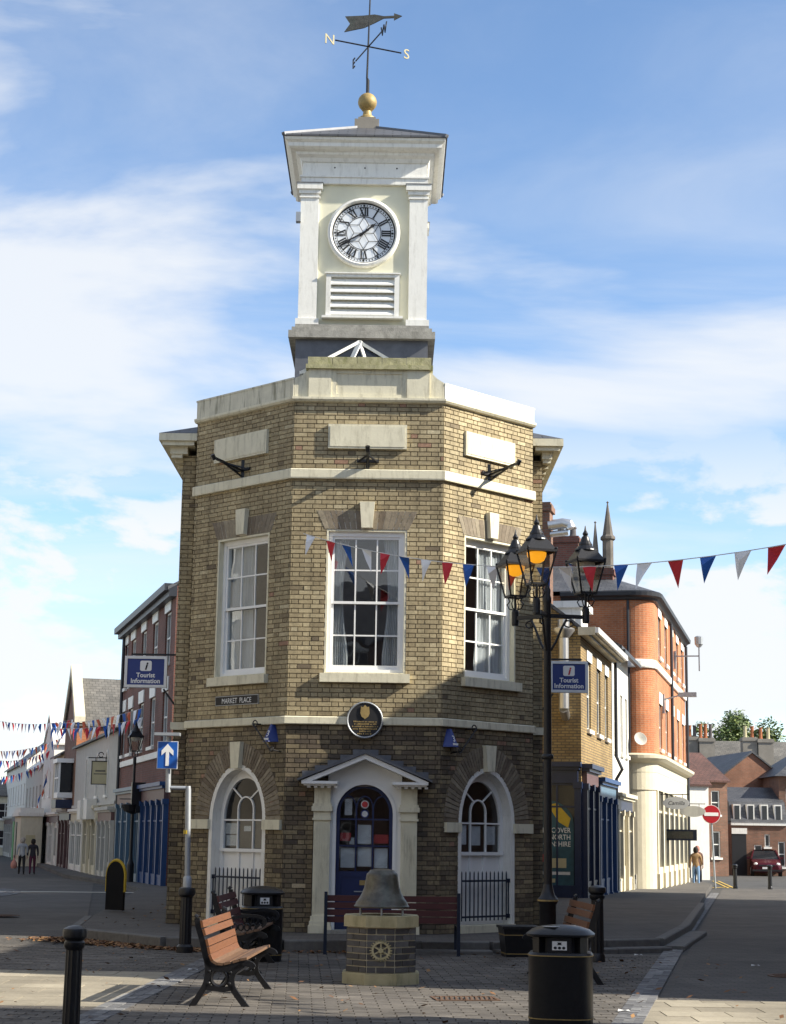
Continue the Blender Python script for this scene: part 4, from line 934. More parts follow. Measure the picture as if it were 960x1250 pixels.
# aluminium flue on the end wall, red chimney behind
b = B(); b.tube([(-.3, .42, 5.0), (-.3, .42, 7.0)], .14, 12); b.lathe([(.14, 0), (.3, .2), (.3, .26), (.16, .3), (.16, .5)], 14, (-.3, .42, 6.9)); b.tube([(-.3, .42, 5.0), (.05, .42, 4.8)], .13, 12); b.build('flue', 'alu', y_house, smooth=True)
dm = B(); dm.box(4.4, 6.0, .55, 3.2, 7.3, 8.35); dm.box(4.3, 6.1, .4, 3.3, 8.35, 8.55); dmr = dm.build('dormer', 'white', y_house); win(y_house, .75, 1.55, 7.55, 8.3, None, 2, 1, 'white', False, fr=lambda x, y, z: (4.33+y, 2.2-x+.1, z))
stack(y_house, .1, .7, .85, 1.5, 7.5, 10.75, 'brownbrick', 0)
b = B(); b.tube([(.2, .9, 10.1), (.2, .5, 10.15), (.2, .32, 10.12), (.2, .28, 10.0)], .15, 12); b.tube([(.2, .85, 9.85), (.2, .35, 9.9)], .09, 10); b.build('flue', 'alu', y_house, smooth=True)
# white rendered house
t1 = 7.5
w_house = house('rendered_house', 'narrow white rendered house between the yellow brick house and the orange corner block', (*rpos(t1), 0), RA, 5.0, 6, 7.6, 'whiter', [(.6, 1.4, 4.3, 6.2, None, 2, 2), (2.4, 3.2, 4.3, 6.2, None, 2, 2), (3.9, 4.6, 4.3, 6.2, None, 2, 2)], ('x', 1.6, 'slate', .35))
shop(w_house, .2, 4.8, z0-.3, 3.0, 'creamr', 'shopnavy', 3, door=1)
b = B(); b.tube([(.05, -.12, 7.4), (.05, -.12, 4.1), (.05, -.3, 3.7), (.05, -.12, 3.4), (.05, -.12, 0)], .055, 8); b.build('downpipe', 'gutter', w_house)
B().box(-.1, 5.1, -.45, -.33, 7.3, 7.42).build('gutter', 'gutter', w_house)
b = B(); b.lathe([(.02, -.1), (.2, -.06), (.36, .02), (.42, .08), (.40, .085), (.18, -.02), (.02, -.05)], 18); b.fr = None
dish = b.build('satellite_dish', 'greyr', w_house, smooth=True); dish.scale = (.55, .55, .55); dish.location = (4.9, -.4, 4.9); dish.rotation_euler = (R_(70), 0, R_(-60))
# orange corner block: near end has a rounded street corner
OR = (9.1, 59.6); OW, OD, OH = 15.4, 8.0, 10.0; CR = .75
orange = thing('corner_block', 'three storey orange brick block with rounded corner and cream shopfront', 'building', (*OR, 0), RA)
arc = [(CR-CR*cos(PI/2*k/8), CR-CR*sin(PI/2*k/8)) for k in range(9)]           # from (0,CR) round to (CR,0)
ow = B(); zb, zs_ = 4.38, OH
cols = [(2.2, 3.3), (5.0, 6.1), (7.8, 8.9), (10.6, 11.7), (13.4, 14.5)]; ZR = [(4.75, 6.35), (8.05, 9.5)]
xs = [CR] + [v for c in cols for v in c] + [OW]; zs = [zb] + [v for r in ZR for v in r] + [OH]
for xa, xb in zip(xs, xs[1:]):
    for za, zc_ in zip(zs, zs[1:]):
        hole = any(abs(xa-c[0]) < 1e-6 for c in cols) and any(abs(za-r[0]) < 1e-6 for r in ZR)
        if not hole: ow.poly([(xa, 0, za), (xb, 0, za), (xb, 0, zc_), (xa, 0, zc_)])
        else:
            for f in ([(xa, 0, za), (xa, 0, zc_), (xa, .18, zc_), (xa, .18, za)], [(xb, 0, za), (xb, .18, za), (xb, .18, zc_), (xb, 0, zc_)], [(xa, 0, zc_), (xb, 0, zc_), (xb, .18, zc_), (xa, .18, zc_)]): ow.poly(f)
for (xa, ya), (xb, yb) in zip(arc, arc[1:]): ow.poly([(xa, ya, zb), (xb, yb, zb), (xb, yb, OH), (xa, ya, OH)])
ow.poly([(0, OD, zb-5), (0, CR, zb-5), (0, CR, OH), (0, OD, OH)]); ow.poly([(OW, 0, -1), (OW, OD, -1), (OW, OD, OH), (OW, 0, OH)]); ow.poly([(0, OD, -1), (OW, OD, -1), (OW, OD, OH), (0, OD, OH)])
ow.build('wall', 'orangebrick', orange)
for i_, c in enumerate(cols):
    for z_0, z_1 in ZR: win(orange, c[0], c[1], z_0, z_1, 'white', 2, 2, 'white', True, .42)
opath = [(0, 3.2)] + arc + [(OW, 0)]
# path goes from the end wall round the corner; outward is on its left, so mirror by reversing
rp = opath[::-1]
flipm = lambda prof: [(-o, z) for o, z in prof]
B().mold(opath, [(-.02, 7.45), (.08, 7.45), (.10, 7.5), (.10, 7.68), (.05, 7.74), (-.02, 7.74)]).build('string_course', 'white', orange)
B().mold(opath, [(-.02, 3.85), (.05, 3.85), (.05, 4.15), (.22, 4.22), (.34, 4.32), (.36, 4.42), (-.02, 4.5)]).build('shop_cornice', 'creamr', orange)
B().mold(opath, [(-.02, 3.25), (.04, 3.25), (.04, 3.849), (-.02, 3.849)]).build('fascia', 'creamr', orange)
B().mold(opath, [(-.02, 9.8), (.1, 9.82), (.16, 9.9), (.28, 9.95), (.30, 10.08), (.22, 10.12), (-.02, 10.12)]).build('gutter', 'gutter', orange)
B(lambda x, y, z: (y-.03, x, z)).box(1.0, 2.6, -.02, .015, 8.0, 9.55).build('blind_panel', 'orangebrick', orange)
rb = B(); e0 = [(-.25, 3.2), (-.25, CR)] + [(CR-(CR+.25)*cos(PI/2*k/6), CR-(CR+.25)*sin(PI/2*k/6)) for k in range(1, 6)] + [(CR, -.25), (OW+.2, -.25)]
rg1, rg2_ = (4.0, 4.0, 11.9), (OW-4, 4.0, 11.9)
for (xa, ya), (xb, yb) in zip(e0, e0[1:]):
    if xb > OW: rb.poly([(xa, ya, 10.12), (xb, yb, 10.12), rg2_, rg1])
    else: rb.poly([(xa, ya, 10.12), (xb, yb, 10.12), rg1])
rb.poly([(-.25, 3.2, 10.12), rg1, (-.25, OD+.2, 10.12)]); rb.poly([(-.25, OD+.2, 10.12), rg1, rg2_, (OW+.2, OD+.2, 10.12)]); rb.poly([(OW+.2, -.25, 10.12), (OW+.2, OD+.2, 10.12), rg2_])
rb.build('roof', 'slate', orange)
stack(orange, 3.2, 3.9, 3.0, 4.9, 10.5, 12.7, 'redbrick', 4, 'potgrey', 1, .38); stack(orange, 1.2, 1.8, 1.5, 2.4, 10.3, 11.15, 'redbrick', 1, 'potgrey', 1, .35)
# ground floor: cream piers, glazing, and the recessed entrance with steps in the end wall
zgo = zg(60)+PZ
gf = B()
for k in range(7): x = .9+k*2.38; gf.box(x-.22, x+.22, -.04, .3, zgo-.3, 3.25); gf.box(x-.28, x+.28, -.09, .3, zgo-.3, zgo+.5)
gf.box(CR, OW, .0, .2, zgo-.3, zgo+.7); gf.build('shop_pier', 'creamr', orange)
for k in range(6):
    x = .9+k*2.38+.22; q = B(); 
    for j in (1, 2): u = x+1.94*j/3; q.box(u-.04, u+.04, .03, .12, zgo+.7, 3.25)
    q.box(x, x+1.94, .03, .12, 2.5, 2.58); o = q.build('shop_window', 'creamr', orange); B().box(x, x+1.94, .13, .15, zgo+.7, 3.25).build('pane', 'dkglass', o)
cw = B()
for (xa, ya), (xb, yb) in zip(arc, arc[1:]): cw.poly([(xa, ya, zgo-.4), (xb, yb, zgo-.4), (xb, yb, 3.25), (xa, ya, 3.25)])
cw.box(-.03, .25, CR, CR+.12, zgo-.4, 3.25); cw.box(-.03, .25, 1.95, 2.15, zgo-.4, 3.25); cw.build('shop_corner', 'creamr', orange)
dr = B(); dr.box(.9, 1.0, CR, 2.0, zgo, 3.25); o = dr.build('door', 'fascia', orange)
for k in range(4): B().box(-.05+.2*k-.5, 1.0, CR-.1, 2.0, zgo-.4+.0, zgo+.16*(k+1)).build('step', 'stone', orange)
b = B(); b.tube([(-.3, 1.0, zgo+1.0), (.6, 1.0, zgo+1.6)], .03, 8); b.build('handrail', 'black', orange)
for x, s_ in ((3.0, ''), ):
    pass
# hanging oval signs of the cream shopfront
def oval_sign(label, x, z, a, bb, m, txt, y=-.55):
    s = thing('hanging_sign', label, 'sign', tuple(orange.matrix_basis @ Vector((x, y, z))), RA-PI/2)
    q = B(); q.fr = None; i = q.pts([(a*cos(2*PI*k/24), .04*sg, bb*sin(2*PI*k/24)) for sg in (-1, 1) for k in range(24)])
    q.face(*range(i, i+24)); q.face(*range(i+47, i+23, -1))
    for k in range(24): q.face(i+k, i+24+k, i+24+(k+1) % 24, i+(k+1) % 24)
    q.build('board', m, s)
    if txt: text(txt, bb*.9, 'blk', s, lambda x_, y_, e: (x_, -.042-e, y_-bb*.3), ext=.002, shear=.3)
    b = B(); b.bar((-a*1.2, 0, bb+.08), (a*1.0, 0, bb+.08), .03); b.bar((-a*.5, 0, bb-.05), (-a*.5, 0, bb+.1), .02); b.bar((a*.5, 0, bb-.05), (a*.5, 0, bb+.1), .02); b.build('bracket', 'black', s)
    return s
bpy.context.view_layer.update()
oval_sign('oval white hanging sign with dark script on the cream shopfront', 2.2, 2.85, .46, .22, 'white_pl', 'Camilla')
oval_sign('larger oval pale hanging sign furthest along the cream shopfront', 11.0, 2.7, .5, .22, 'whiter', '')
s = thing('box_sign', 'green rectangular projecting sign low on the cream shopfront', 'sign', tuple(orange.matrix_basis @ Vector((5.4, -.5, 1.75))), RA-PI/2)
B().box(-.75, .55, -.06, .06, -.2, .2).build('board', 'rail', s); B().box(-.62, .42, -.066, -.058, -.13, .13).build('panel', 'bronze', s)
# pipes, floodlight arm and lamp arm on the orange block
def arm(x, z, L, lamp):
    l = thing('wall_lamp', 'floodlight on a square steel arm near the top of the orange block' if lamp == 1 else 'street light head on an arm halfway up the orange block', 'lamp', tuple(orange.matrix_basis @ Vector((x, 0, z))), RA)
    b = B(); b.box(-.1, .1, -.08, 0, -.4, .3); b.bar((0, -.05, .1), (0, -L, .25 if lamp == 2 else .1), .05); b.build('arm', 'steel', l)
    if lamp == 1:
        b = B(); b.bar((0, -L, .1), (0, -L, .5), .05); b.bar((0, -L, .1), (0, -L, -.5), .05); b.build('mast', 'steel', l); b = B(); b.lathe([(.08, 0), (.17, .12), (.18, .4), (.1, .45)], 10, (0, -L, .45)); b.build('head', 'steel', l)
    else: b = B(); b.box(-.14, .14, -L-.65, -L, .2, .36); b.build('head', 'steel', l)
arm(9.5, 8.7, 1.0, 1); arm(3.6, 6.5, .6, 2)
b = B(); b.tube([(7.0, -.1, 9.8), (7.0, -.1, 4.5)], .06, 8); b.tube([(15.2, -.1, 9.8), (15.2, -.1, 0)], .06, 8); b.tube([(.0, CR+.1, 9.8), (.0, CR+.1, 4.5)], .05, 8); b.build('downpipe', 'gutter', orange)
# church pinnacles far behind
for i_, (x, zt, lab, w_) in enumerate(((14.6, 24.0, 'tall stone church pinnacle rising behind the chimney pots', .62), (13.75, 22.6, 'shorter stone pinnacle left of the tall one', .42))):
    p = thing('pinnacle', lab, 'pinnacle', (x, 115, 0), R_(20), 'church pinnacles')
    b = B(); b.box(-w_, w_, -w_, w_, -.3, zt-6.0); b.box(-w_*1.25, w_*1.25, -w_*1.25, w_*1.25, zt-6.0, zt-5.7); b.box(-w_*.8, w_*.8, -w_*.8, w_*.8, zt-5.7, zt-4.6); b.build('shaft', 'darkstone', p)
    b = B(); b.lathe([(w_*.62, zt-4.6), (w_*.62, zt-2.6), (w_*.85, zt-2.5), (w_*.85, zt-2.35), (w_*.6, zt-2.2), (.04, zt), (.1, zt+.05), (.02, zt+.15)], 8); b.build('spirelet', 'darkstone', p)
# -- left-hand street, its right side: local x runs towards the camera
LD = Vector((-.281, 1)).normalized(); LA = math.atan2(-LD.y, -LD.x)
def lpos(u): return (-7.4+LD.x*u, 55.7+LD.y*u)
# dark red three-storey house, u -2.4 .. 10.3
uF = 10.35; LW = 12.9; lx = lambda u: uF-u
WZ = []
for u in (-1.0, 1.85, 4.65, 7.5, 9.5):
    wv = .58 if u < 9 else .4
    WZ += [(lx(u)-wv, lx(u)+wv, 4.35, 5.98, None, 2, 2), (lx(u)-wv, lx(u)+wv, 6.85, 8.5, None, 2, 2)]
red = house('brick_house', 'dark red brick three storey house with white keystones left of the clock tower', (*lpos(uF), 0), LA, LW, 7, 9.15, 'redbrick', WZ, ('x', 2.0, 'slate', .3))
for q in WZ:
    c = (q[0]+q[1])/2; k = B(); k.prism([(c-.62, q[3]), (c+.62, q[3]), (c+.68, q[3]+.42), (c-.68, q[3]+.42)], -.04, .02); k.build('lintel', 'white', red)
b = B(); b.box(-.05, LW, -.06, .0, 3.92, 4.12); b.build('string_course', 'white', red)
b = B(); b.box(-.1, LW+.1, -.25, .0, 8.8, 8.98); b.box(-.1, LW+.1, -.4, .0, 8.98, 9.2); b.build('eaves', 'gutter', red)
b = B(); b.tube([(.55, -.09, 8.9), (.55, -.09, .0)], .06, 8); b.build('downpipe', 'gutter', red)
zl = zg(60)+PZ
shop(red, 7.6, 12.8, zl-.3, 3.1, 'shopblue', 'fascia', 4, door=None, riser=.6)
shop(red, 1.0, 7.3, zl-.3, 3.1, 'shopsky', 'fascia', 4, door=2, riser=.5)
b = B(); b.box(7.35, 7.6, -.45, 0, 2.45, 3.2); b.box(7.33, 7.62, -.3, 0, 2.2, 2.45); b.build('console', 'black', red)
stack(red, -.0, .7, 3.0, 4.0, 9.8, 11.6, 'redbrick', 2)
# pale grey shop with arched windows
u0, u1 = 27.3, 10.6; gw = u0-u1
GWn = [(gw-(u-10.6)-.32, gw-(u-10.6)+.32, 3.0, 4.35, None, 1, 2) for u in (14.2, 17.6, 21.8)]
grey = house('rendered_house', 'pale grey two storey shop with three arched windows next to the red brick house', (*lpos(u0), 0), LA, gw, 7, 5.35, 'greyr', GWn, ('x', .55, 'slate', .2))
for q in GWn:
    c = (q[0]+q[1])/2; B().ring(c, q[3], q[2], .32, .34, .42, .44, -.05, .01, 10).build('arch_surround', 'whiter', grey)
    B().poly([(c+.32*cos(PI*k/12), .08, q[3]+.34*sin(PI*k/12)) for k in range(13)]).build('pane', 'dkglass', grey)
B().box(0, gw, -.1, 0, 2.6, 2.72).build('string_course', 'greyr', grey)
shop(grey, .3, 5.6, zl-.5, 2.55, 'whiter', 'creamr', 2, riser=.6); shop(grey, 6.2, 11.2, zl-.5, 2.6, 'creamr', 'creamr', 3, door=1, riser=.7); shop(grey, 11.8, 16.2, zl-.5, 2.5, 'greyr', 'fascia', 3, door=2)
for x in (6.8, 9.4): B().box(x, x+1.3, -.5, -.1, 2.05, 2.85).build('sign_box', 'whiter', grey)
# hanging beige sign and small brackets
hs = thing('hanging_sign', 'square beige hanging sign on an iron bracket on the pale grey shop', 'sign', (-11.55, 69.6, 3.88), 0)
B().box(-.33, .33, -.03, .03, -.45, .42).build('board', 'beige', hs); b = B(); b.box(-.36, .36, -.045, .045, .42, .46); b.box(-.36, -.33, -.045, .045, -.48, .42); b.box(.33, .36, -.045, .045, -.48, .42); b.box(-.33, .33, -.045, .045, -.48, -.45)
b.bar((-.5, 0, .58), (.75, 0, .58), .04); b.bar((-.2, 0, .45), (-.2, 0, .6), .03); b.bar((.2, 0, .45), (.2, 0, .6), .03); b.tube([(.0+.1*cos(k*.7), 0, .7+.1*sin(k*.7)) for k in range(9)], .02, 6); b.build('bracket', 'black', hs)
B().box(-.2, .2, -.034, -.03, .03, .09).build('print', 'bronze', hs); B().box(-.26, .26, -.034, -.03, -.08, -.04).build('print', 'bronze', hs)
# tall gabled house with stone coping: its long side faces the camera
gp = lpos(33.5)
gab = house('gabled_house', 'tall house with stone coped gable and old slate roof beyond the grey shop', (*gp, 0), LA, 6.0, 11, 6.55, 'brownbrick', [(1.0, 2.0, 3.2, 4.7, None, 2, 2), (4.0, 5.0, 3.2, 4.7, None, 2, 2)], ('y', 2.3, 'slatepale', .15))
b = B(); b.prism([(-.2, 6.6), (0, 6.6), (3.0, 9.15), (6.0, 6.6), (6.2, 6.6), (6.2, 6.9), (3.0, 9.65), (-.2, 6.9)], -.15, .35); b.build('coping', 'creamr', gab)
B(lambda x, y, z: (6.0+y, x, z)).box(0.0, .55, -.02, .05, .5, 6.5).build('quoin', 'orangebrick', gab)
shop(gab, .4, 5.6, zl-.6, 2.6, 'fascia', 'shopnavy', 3, door=2)
stack(gab, 2.5, 3.4, 8.2, 9.2, 8.2, 10.2, 'brownbrick', 1)
bay = B(); bay.box(3.2, 5.2, -.7, 0, 3.1, 3.35); bay.box(3.1, 5.3, -.8, 0, 4.75, 4.95)
for x in (3.22, 4.15, 5.08): bay.box(x, x+.1, -.7, -.6, 3.35, 4.75)
bay.box(3.2, 5.2, -.7, -.62, 4.0, 4.08)
bw_ = bay.build('bay_window', 'bright', gab); B().box(3.25, 5.15, -.66, -.05, 3.35, 4.75).build('pane', 'dkglass', bw_)
B().box(3.0, 5.4, -.78, -.0, 2.62, 3.02).build('sign_board', 'shopnavy', gab)
# further houses down the left street
far = [(39.5, 33.6, 5.4, 'creamr', 'slatepale', 'cream two storey house with shop beyond the coped gable', 2.0),
       (46.5, 39.6, 6.2, 'whiter', 'palesheet', 'white rendered house with tall roof along the left street', 1.7),
       (60, 46.6, 5.3, 'greyr', 'palesheet', 'long pale cottage row low roof along the left street', 2.6),
       (82, 60.1, 6.0, 'whiter', 'slate', 'white rendered row furthest down the left street', 2.8)]
for a, c, h_, m, rm, lab, rh in far:
    w_ = a-c; n = max(2, int(w_/2.6)); WW = []
    for k in range(n): x = w_*(k+.5)/n; WW.append((x-.4, x+.4, h_*.57-.1, h_*.57+1.15, None, 2, 2))
    hh = house('rendered_house', lab, (*lpos(a), 0), LA, w_, 7, h_, m, WW, ('y' if m == 'whiter' and c < 50 else 'x', rh, rm, .2))
    shop(hh, .3, w_-.3, zl-.6, 2.5, 'whiter' if m != 'whiter' else 'greyr', 'fascia', n, door=n//2)
ex = thing('shop_extension', 'single storey cream shop projecting in front of the white house', 'shop', (*lpos(45.6), 0), LA)
b = B(); b.box(0, 5.0, -1.5, -.35, -.8, 2.3); b.build('wall', 'creamr', ex); b = B(); b.box(-.1, 5.1, -1.65, -.3, 2.3, 2.5); b.box(0, 5.0, -1.55, -.3, 2.5, 2.75); b.build('parapet', 'whiter', ex)
B(lambda x, y, z: (5.0-y, x, z)).box(-1.2, -.7, -.02, .03, .55, 1.3).build('notice_board', 'beige', ex); B().box(1.2, 2.2, -1.54, -1.48, .0, 2.0).build('pane', 'dkglass', ex)
gd = thing('green_doorway', 'bright green shop door far down the left street', 'door', (*lpos(62.5), 0), LA); B().box(0, 1.3, -.55, -.3, -.5, 2.1).build('door', 'green', gd); B().box(-.3, 3.2, -.6, -.3, 2.1, 2.6).build('fascia', 'rail', gd)
# -- houses at the bend of the right-hand street, facing the camera
zf = -.36
def fh(lab, x0, x1, y, h, wall, wins, roof, name='brick_house', rz=0): return house(name, lab, (x0, y, zf), rz, x1-x0, roof[4] if len(roof) > 4 else 7, h, wall, wins, roof[:4])
fh('white rendered house end at the bend of the right street', 14.3, 15.9, 86, 4.6, 'whiter', [], ('x', 2.0, 'tile', .15, 8), 'rendered_house', R_(14))
fh('brown brick house with two window columns at the bend', 16.3, 18.6, 95, 5.1, 'brownbrick', [(.45, .95, 1.0, 2.4, None, 1, 2), (1.35, 1.85, 1.0, 2.4, None, 1, 2), (.45, .95, 3.3, 4.6, None, 1, 2), (1.35, 1.85, 3.3, 4.6, None, 1, 2)], ('x', 1.6, 'tile', .2, 8), rz=R_(12))
gb = fh('orange brick gable house with slate roof behind the bend', 19.3, 24.3, 104, 5.2, 'dullorange', [], ('y', 1.9, 'slate', .12, 9), rz=R_(6))
dmh = fh('low brick mews house with four dormer windows in a slate mansard', 19.4, 22.6, 99, 2.85, 'brownbrick', [(1.3, 1.75, .6, 1.7, None, 1, 2), (2.65, 3.05, .5, 1.9, None, 1, 2), (1.9, 2.2, 1.6, 2.3, None, 1, 1)], ('flat', 0, 'slate', .0, 5))
b = B(lambda x, y, z: (y, x, z)); b.prism([(-.12, 2.95), (.55, 4.1), (3, 5.0), (3, 2.95)], 0, 3.2); b.build('mansard', 'slate', dmh)
for k in range(4): x = .15+k*.78; q = B(); q.box(x, x+.42, -.02, .7, 3.05, 3.95); o = q.build('dormer', 'white', dmh); B().box(x+.07, x+.35, -.035, -.02, 3.12, 3.88).build('pane', 'dkglass', o)
B().box(0, 3.2, -.1, .0, 2.78, 2.95).build('gutter', 'white', dmh); B().box(.03, .85, -.03, .02, 0, 2.3).build('cart_entrance', 'blk', dmh); B().box(.03, .9, -.06, .02, 2.3, 2.62).build('lintel', 'white', dmh)
fh('brown brick house with pale window surrounds at the right edge', 22.4, 27, 100, 5.6, 'brownbrick', [(.35, .8, .7, 2.6, None, 1, 2), (1.1, 1.9, .0, 2.5, None, 1, 2), (.4, .8, 3.3, 4.9, None, 1, 2), (1.2, 1.7, 3.3, 4.9, None, 1, 2)], ('hip', 1.8, 'slate', .3, 7))
bk = fh('long grey stone range with tall chimney stacks behind the bend', 19.5, 33, 121, 6.8, 'stonegrey', [], ('x', 2.0, 'slatepale', .1, 7), 'stone_range')
stack(bk, 1.0, 2.0, -.3, .6, 3, 9.0, 'stonegrey', 3, ['potgrey', 'pot', 'potgrey'], 0, .8); stack(bk, 2.05, 3.1, -.5, .5, 3, 8.9, 'stonegrey', 3, ['pot', 'pot', 'potgrey'], 0, 1.0); stack(bk, 5.1, 6.1, -.4, .5, 3, 9.0, 'stonegrey', 2, ['beige', 'pot'], 0, .8); stack(bk, 6.15, 7.2, -.5, .4, 3, 8.9, 'stonegrey', 2, ['pot', 'beige'], 0, .8)
# -- buildings across the square, right of the camera: they throw the long shadows
def sidehouse(lab, x, y0, y1, h, rh, wall, d=8):
    w_ = y1-y0; n = max(2, int(w_/2.8)); WW = []
    for k in range(n):
        c = w_*(k+.5)/n
        for z in (1.0, 4.1, 7.0):
            if z+1.6 < h: WW.append((c-.5, c+.5, z, z+1.6, 'white', 2, 2))
    return house('brick_house', lab, (x, y1, 0), -PI/2, w_, d, h, wall, WW, ('x', rh, 'slate', .0))
ha = sidehouse('brown brick house across the square right of the alley, outside the view', 9.0, 16.72, 26.05, 9.25, 2.2, 'brownbrick')
stack(ha, .1, .6, .0, .6, 9.0, 9.8, 'brownbrick', 1)
sidehouse('brick house nearer than the alley on the right of the square', 9.0, -8, 11.88, 9.6, 2.2, 'redbrick')
hc = house('brick_house', 'lower brick row along the far side of the right street', (*(Vector((12.6, 28))+RD*25), 0), RA-PI, 27.4, 7, 10.2, 'brownbrick', [(c-.5, c+.5, z, z+1.6, 'white', 2, 2) for c in range(2, 24, 3) for z in (1.0, 4.2, 7.2)], ('x', 1.8, 'tile', .2))
# next two rows, unseen, are added to cut sky light over the square
house('brick_house', 'unseen house row added left of the square to block sky light', (-11.0, -10, 0), PI/2, 48, 8, 9.2, 'stonegrey', [(c-.55, c+.55, z, z+1.7, 'white', 2, 2) for c in range(2, 48, 3) for z in (1.0, 4.2, 6.9)], ('x', 2.4, 'slate', .2))
house('brick_house', 'unseen long brick house added behind the camera to block sky light', (9.5, -13, 0), PI, 22, 8, 9.0, 'brownbrick', [(c-.55, c+.55, z, z+1.7, 'white', 2, 2) for c in range(2, 22, 3) for z in (1.0, 4.2, 6.8)], ('x', 2.4, 'slate', .2))
house('brick_range', 'brick range joined to the back of the market hall, hidden behind it', (-4.5, 38.2, 0), 0, 7.5, 9, 7.2, 'gaultwall', [], ('x', 1.8, 'slate', .0))
house('rendered_house', 'pale row on the far side of the left street, outside the view', (-19.6, 50, 0), math.atan2(LD.y, LD.x), 26, 8, 6.4, 'greyr', [(c-.5, c+.5, z, z+1.5, 'white', 2, 2) for c in range(2, 26, 3) for z in (.8, 3.9)], ('x', 2.2, 'slate', .2))
house('brick_house', 'brown brick row further along the far side of the left street, outside the view', (-19.6+LD.x*26.4, 50+LD.y*26.4, 0), math.atan2(LD.y, LD.x), 30, 8, 7.4, 'brownbrick', [(c-.5, c+.5, z, z+1.5, 'white', 2, 2) for c in range(2, 30, 3) for z in (.8, 4.2)], ('x', 2.2, 'tile', .2))
house('rendered_house', 'low cream house closing the far end of the left street', (-40, 132, -.36), 0, 15, 7, 4.4, 'creamr', [(c-.5, c+.5, z, z+1.2, None, 2, 2) for c in (2, 5, 8, 11, 13) for z in (.7, 2.7)], ('x', 1.2, 'slatepale', .2))
# ================================================================ STREET FURNITURE
# ---- bollards
def bollard(label, loc, s=1.0, group='black fluted bollards'):
    r = thing('bollard', label, 'bollard', loc, 0, group)
    b = B(); b.lathe([(.10, 0), (.10, .10), (.085, .13)], 24)
    b.lathe([(.085, .13), (.078, .80)], 48, flute=.10, nf=12); b.build('shaft', 'black', r, smooth=True)
    b = B(); b.lathe([(.078, .80), (.098, .83), (.098, .86), (.085, .875), (.112, .90), (.116, .94), (.108, .965), (.06, .985), (.01, .99)], 28); b.build('cap', 'black', r, smooth=True)
    return r
b0 = bollard('tall fluted bollard in the left foreground, nearest the camera', (-2.29, 13.0, 0)); b0.scale = (.78, .78, .92)
b0c = dup(b0, (2.74, 23.0, 0), .3, 'fluted bollard behind the edge-on bench on the right')
b1c = dup(b0, (14.1, 71.3, zg(72)), .6, 'left of two distant bollards across the right street')
b2c = dup(b0, (15.45, 71.0, zg(72)), .2, 'right of two distant bollards, in front of the parked car')
for o in (b0c, b1c, b2c): o.scale = (1, 1, 1)
# ---- slatted benches with scrolled iron ends
def bez(p, n=40):
    out = []
    for k in range(n+1):
        t = k/n*(len(p)-1); i = min(int(t), len(p)-2); f = t-i
        a = p[max(i-1, 0)]; b = p[i]; c = p[i+1]; d = p[min(i+2, len(p)-1)]
        out.append(tuple(.5*((2*b[j])+(-a[j]+c[j])*f+(2*a[j]-5*b[j]+4*c[j]-d[j])*f*f+(-a[j]+3*b[j]-3*c[j]+d[j])*f**3) for j in (0, 1)))
    return out
# side profile (y back(+) .. front(-), z)
PROF = bez([(.30, .90), (.29, .82), (.235, .66), (.19, .50), (.13, .425), (.03, .40), (-.10, .425), (-.22, .455), (-.29, .44), (-.31, .41)], 60)
def ribbon(b, pts, x0, x1, t):
    n = len(pts); L = []
    for k in range(n):
        a = Vector(pts[max(k-1, 0)]); c = Vector(pts[min(k+1, n-1)]); d = (c-a).normalized(); nn = Vector((-d.y, d.x)); p = Vector(pts[k]); tt = t[k] if isinstance(t, list) else t
        L.append((p+nn*tt/2, p-nn*tt/2))
    i = b.pts([(x, q.x, q.y) for x in (x0, x1) for pr in L for q in pr]); m = 2*n
    for k in range(n-1):
        a = i+2*k; b.face(a, a+1, a+3, a+2); b.face(a+m, a+m+2, a+m+3, a+m+1); b.face(a, a+2, a+2+m, a+m); b.face(a+1, a+1+m, a+3+m, a+3)
    b.face(i, i+m, i+m+1, i+1); e = i+2*(n-1); b.face(e, e+1, e+1+m, e+m)
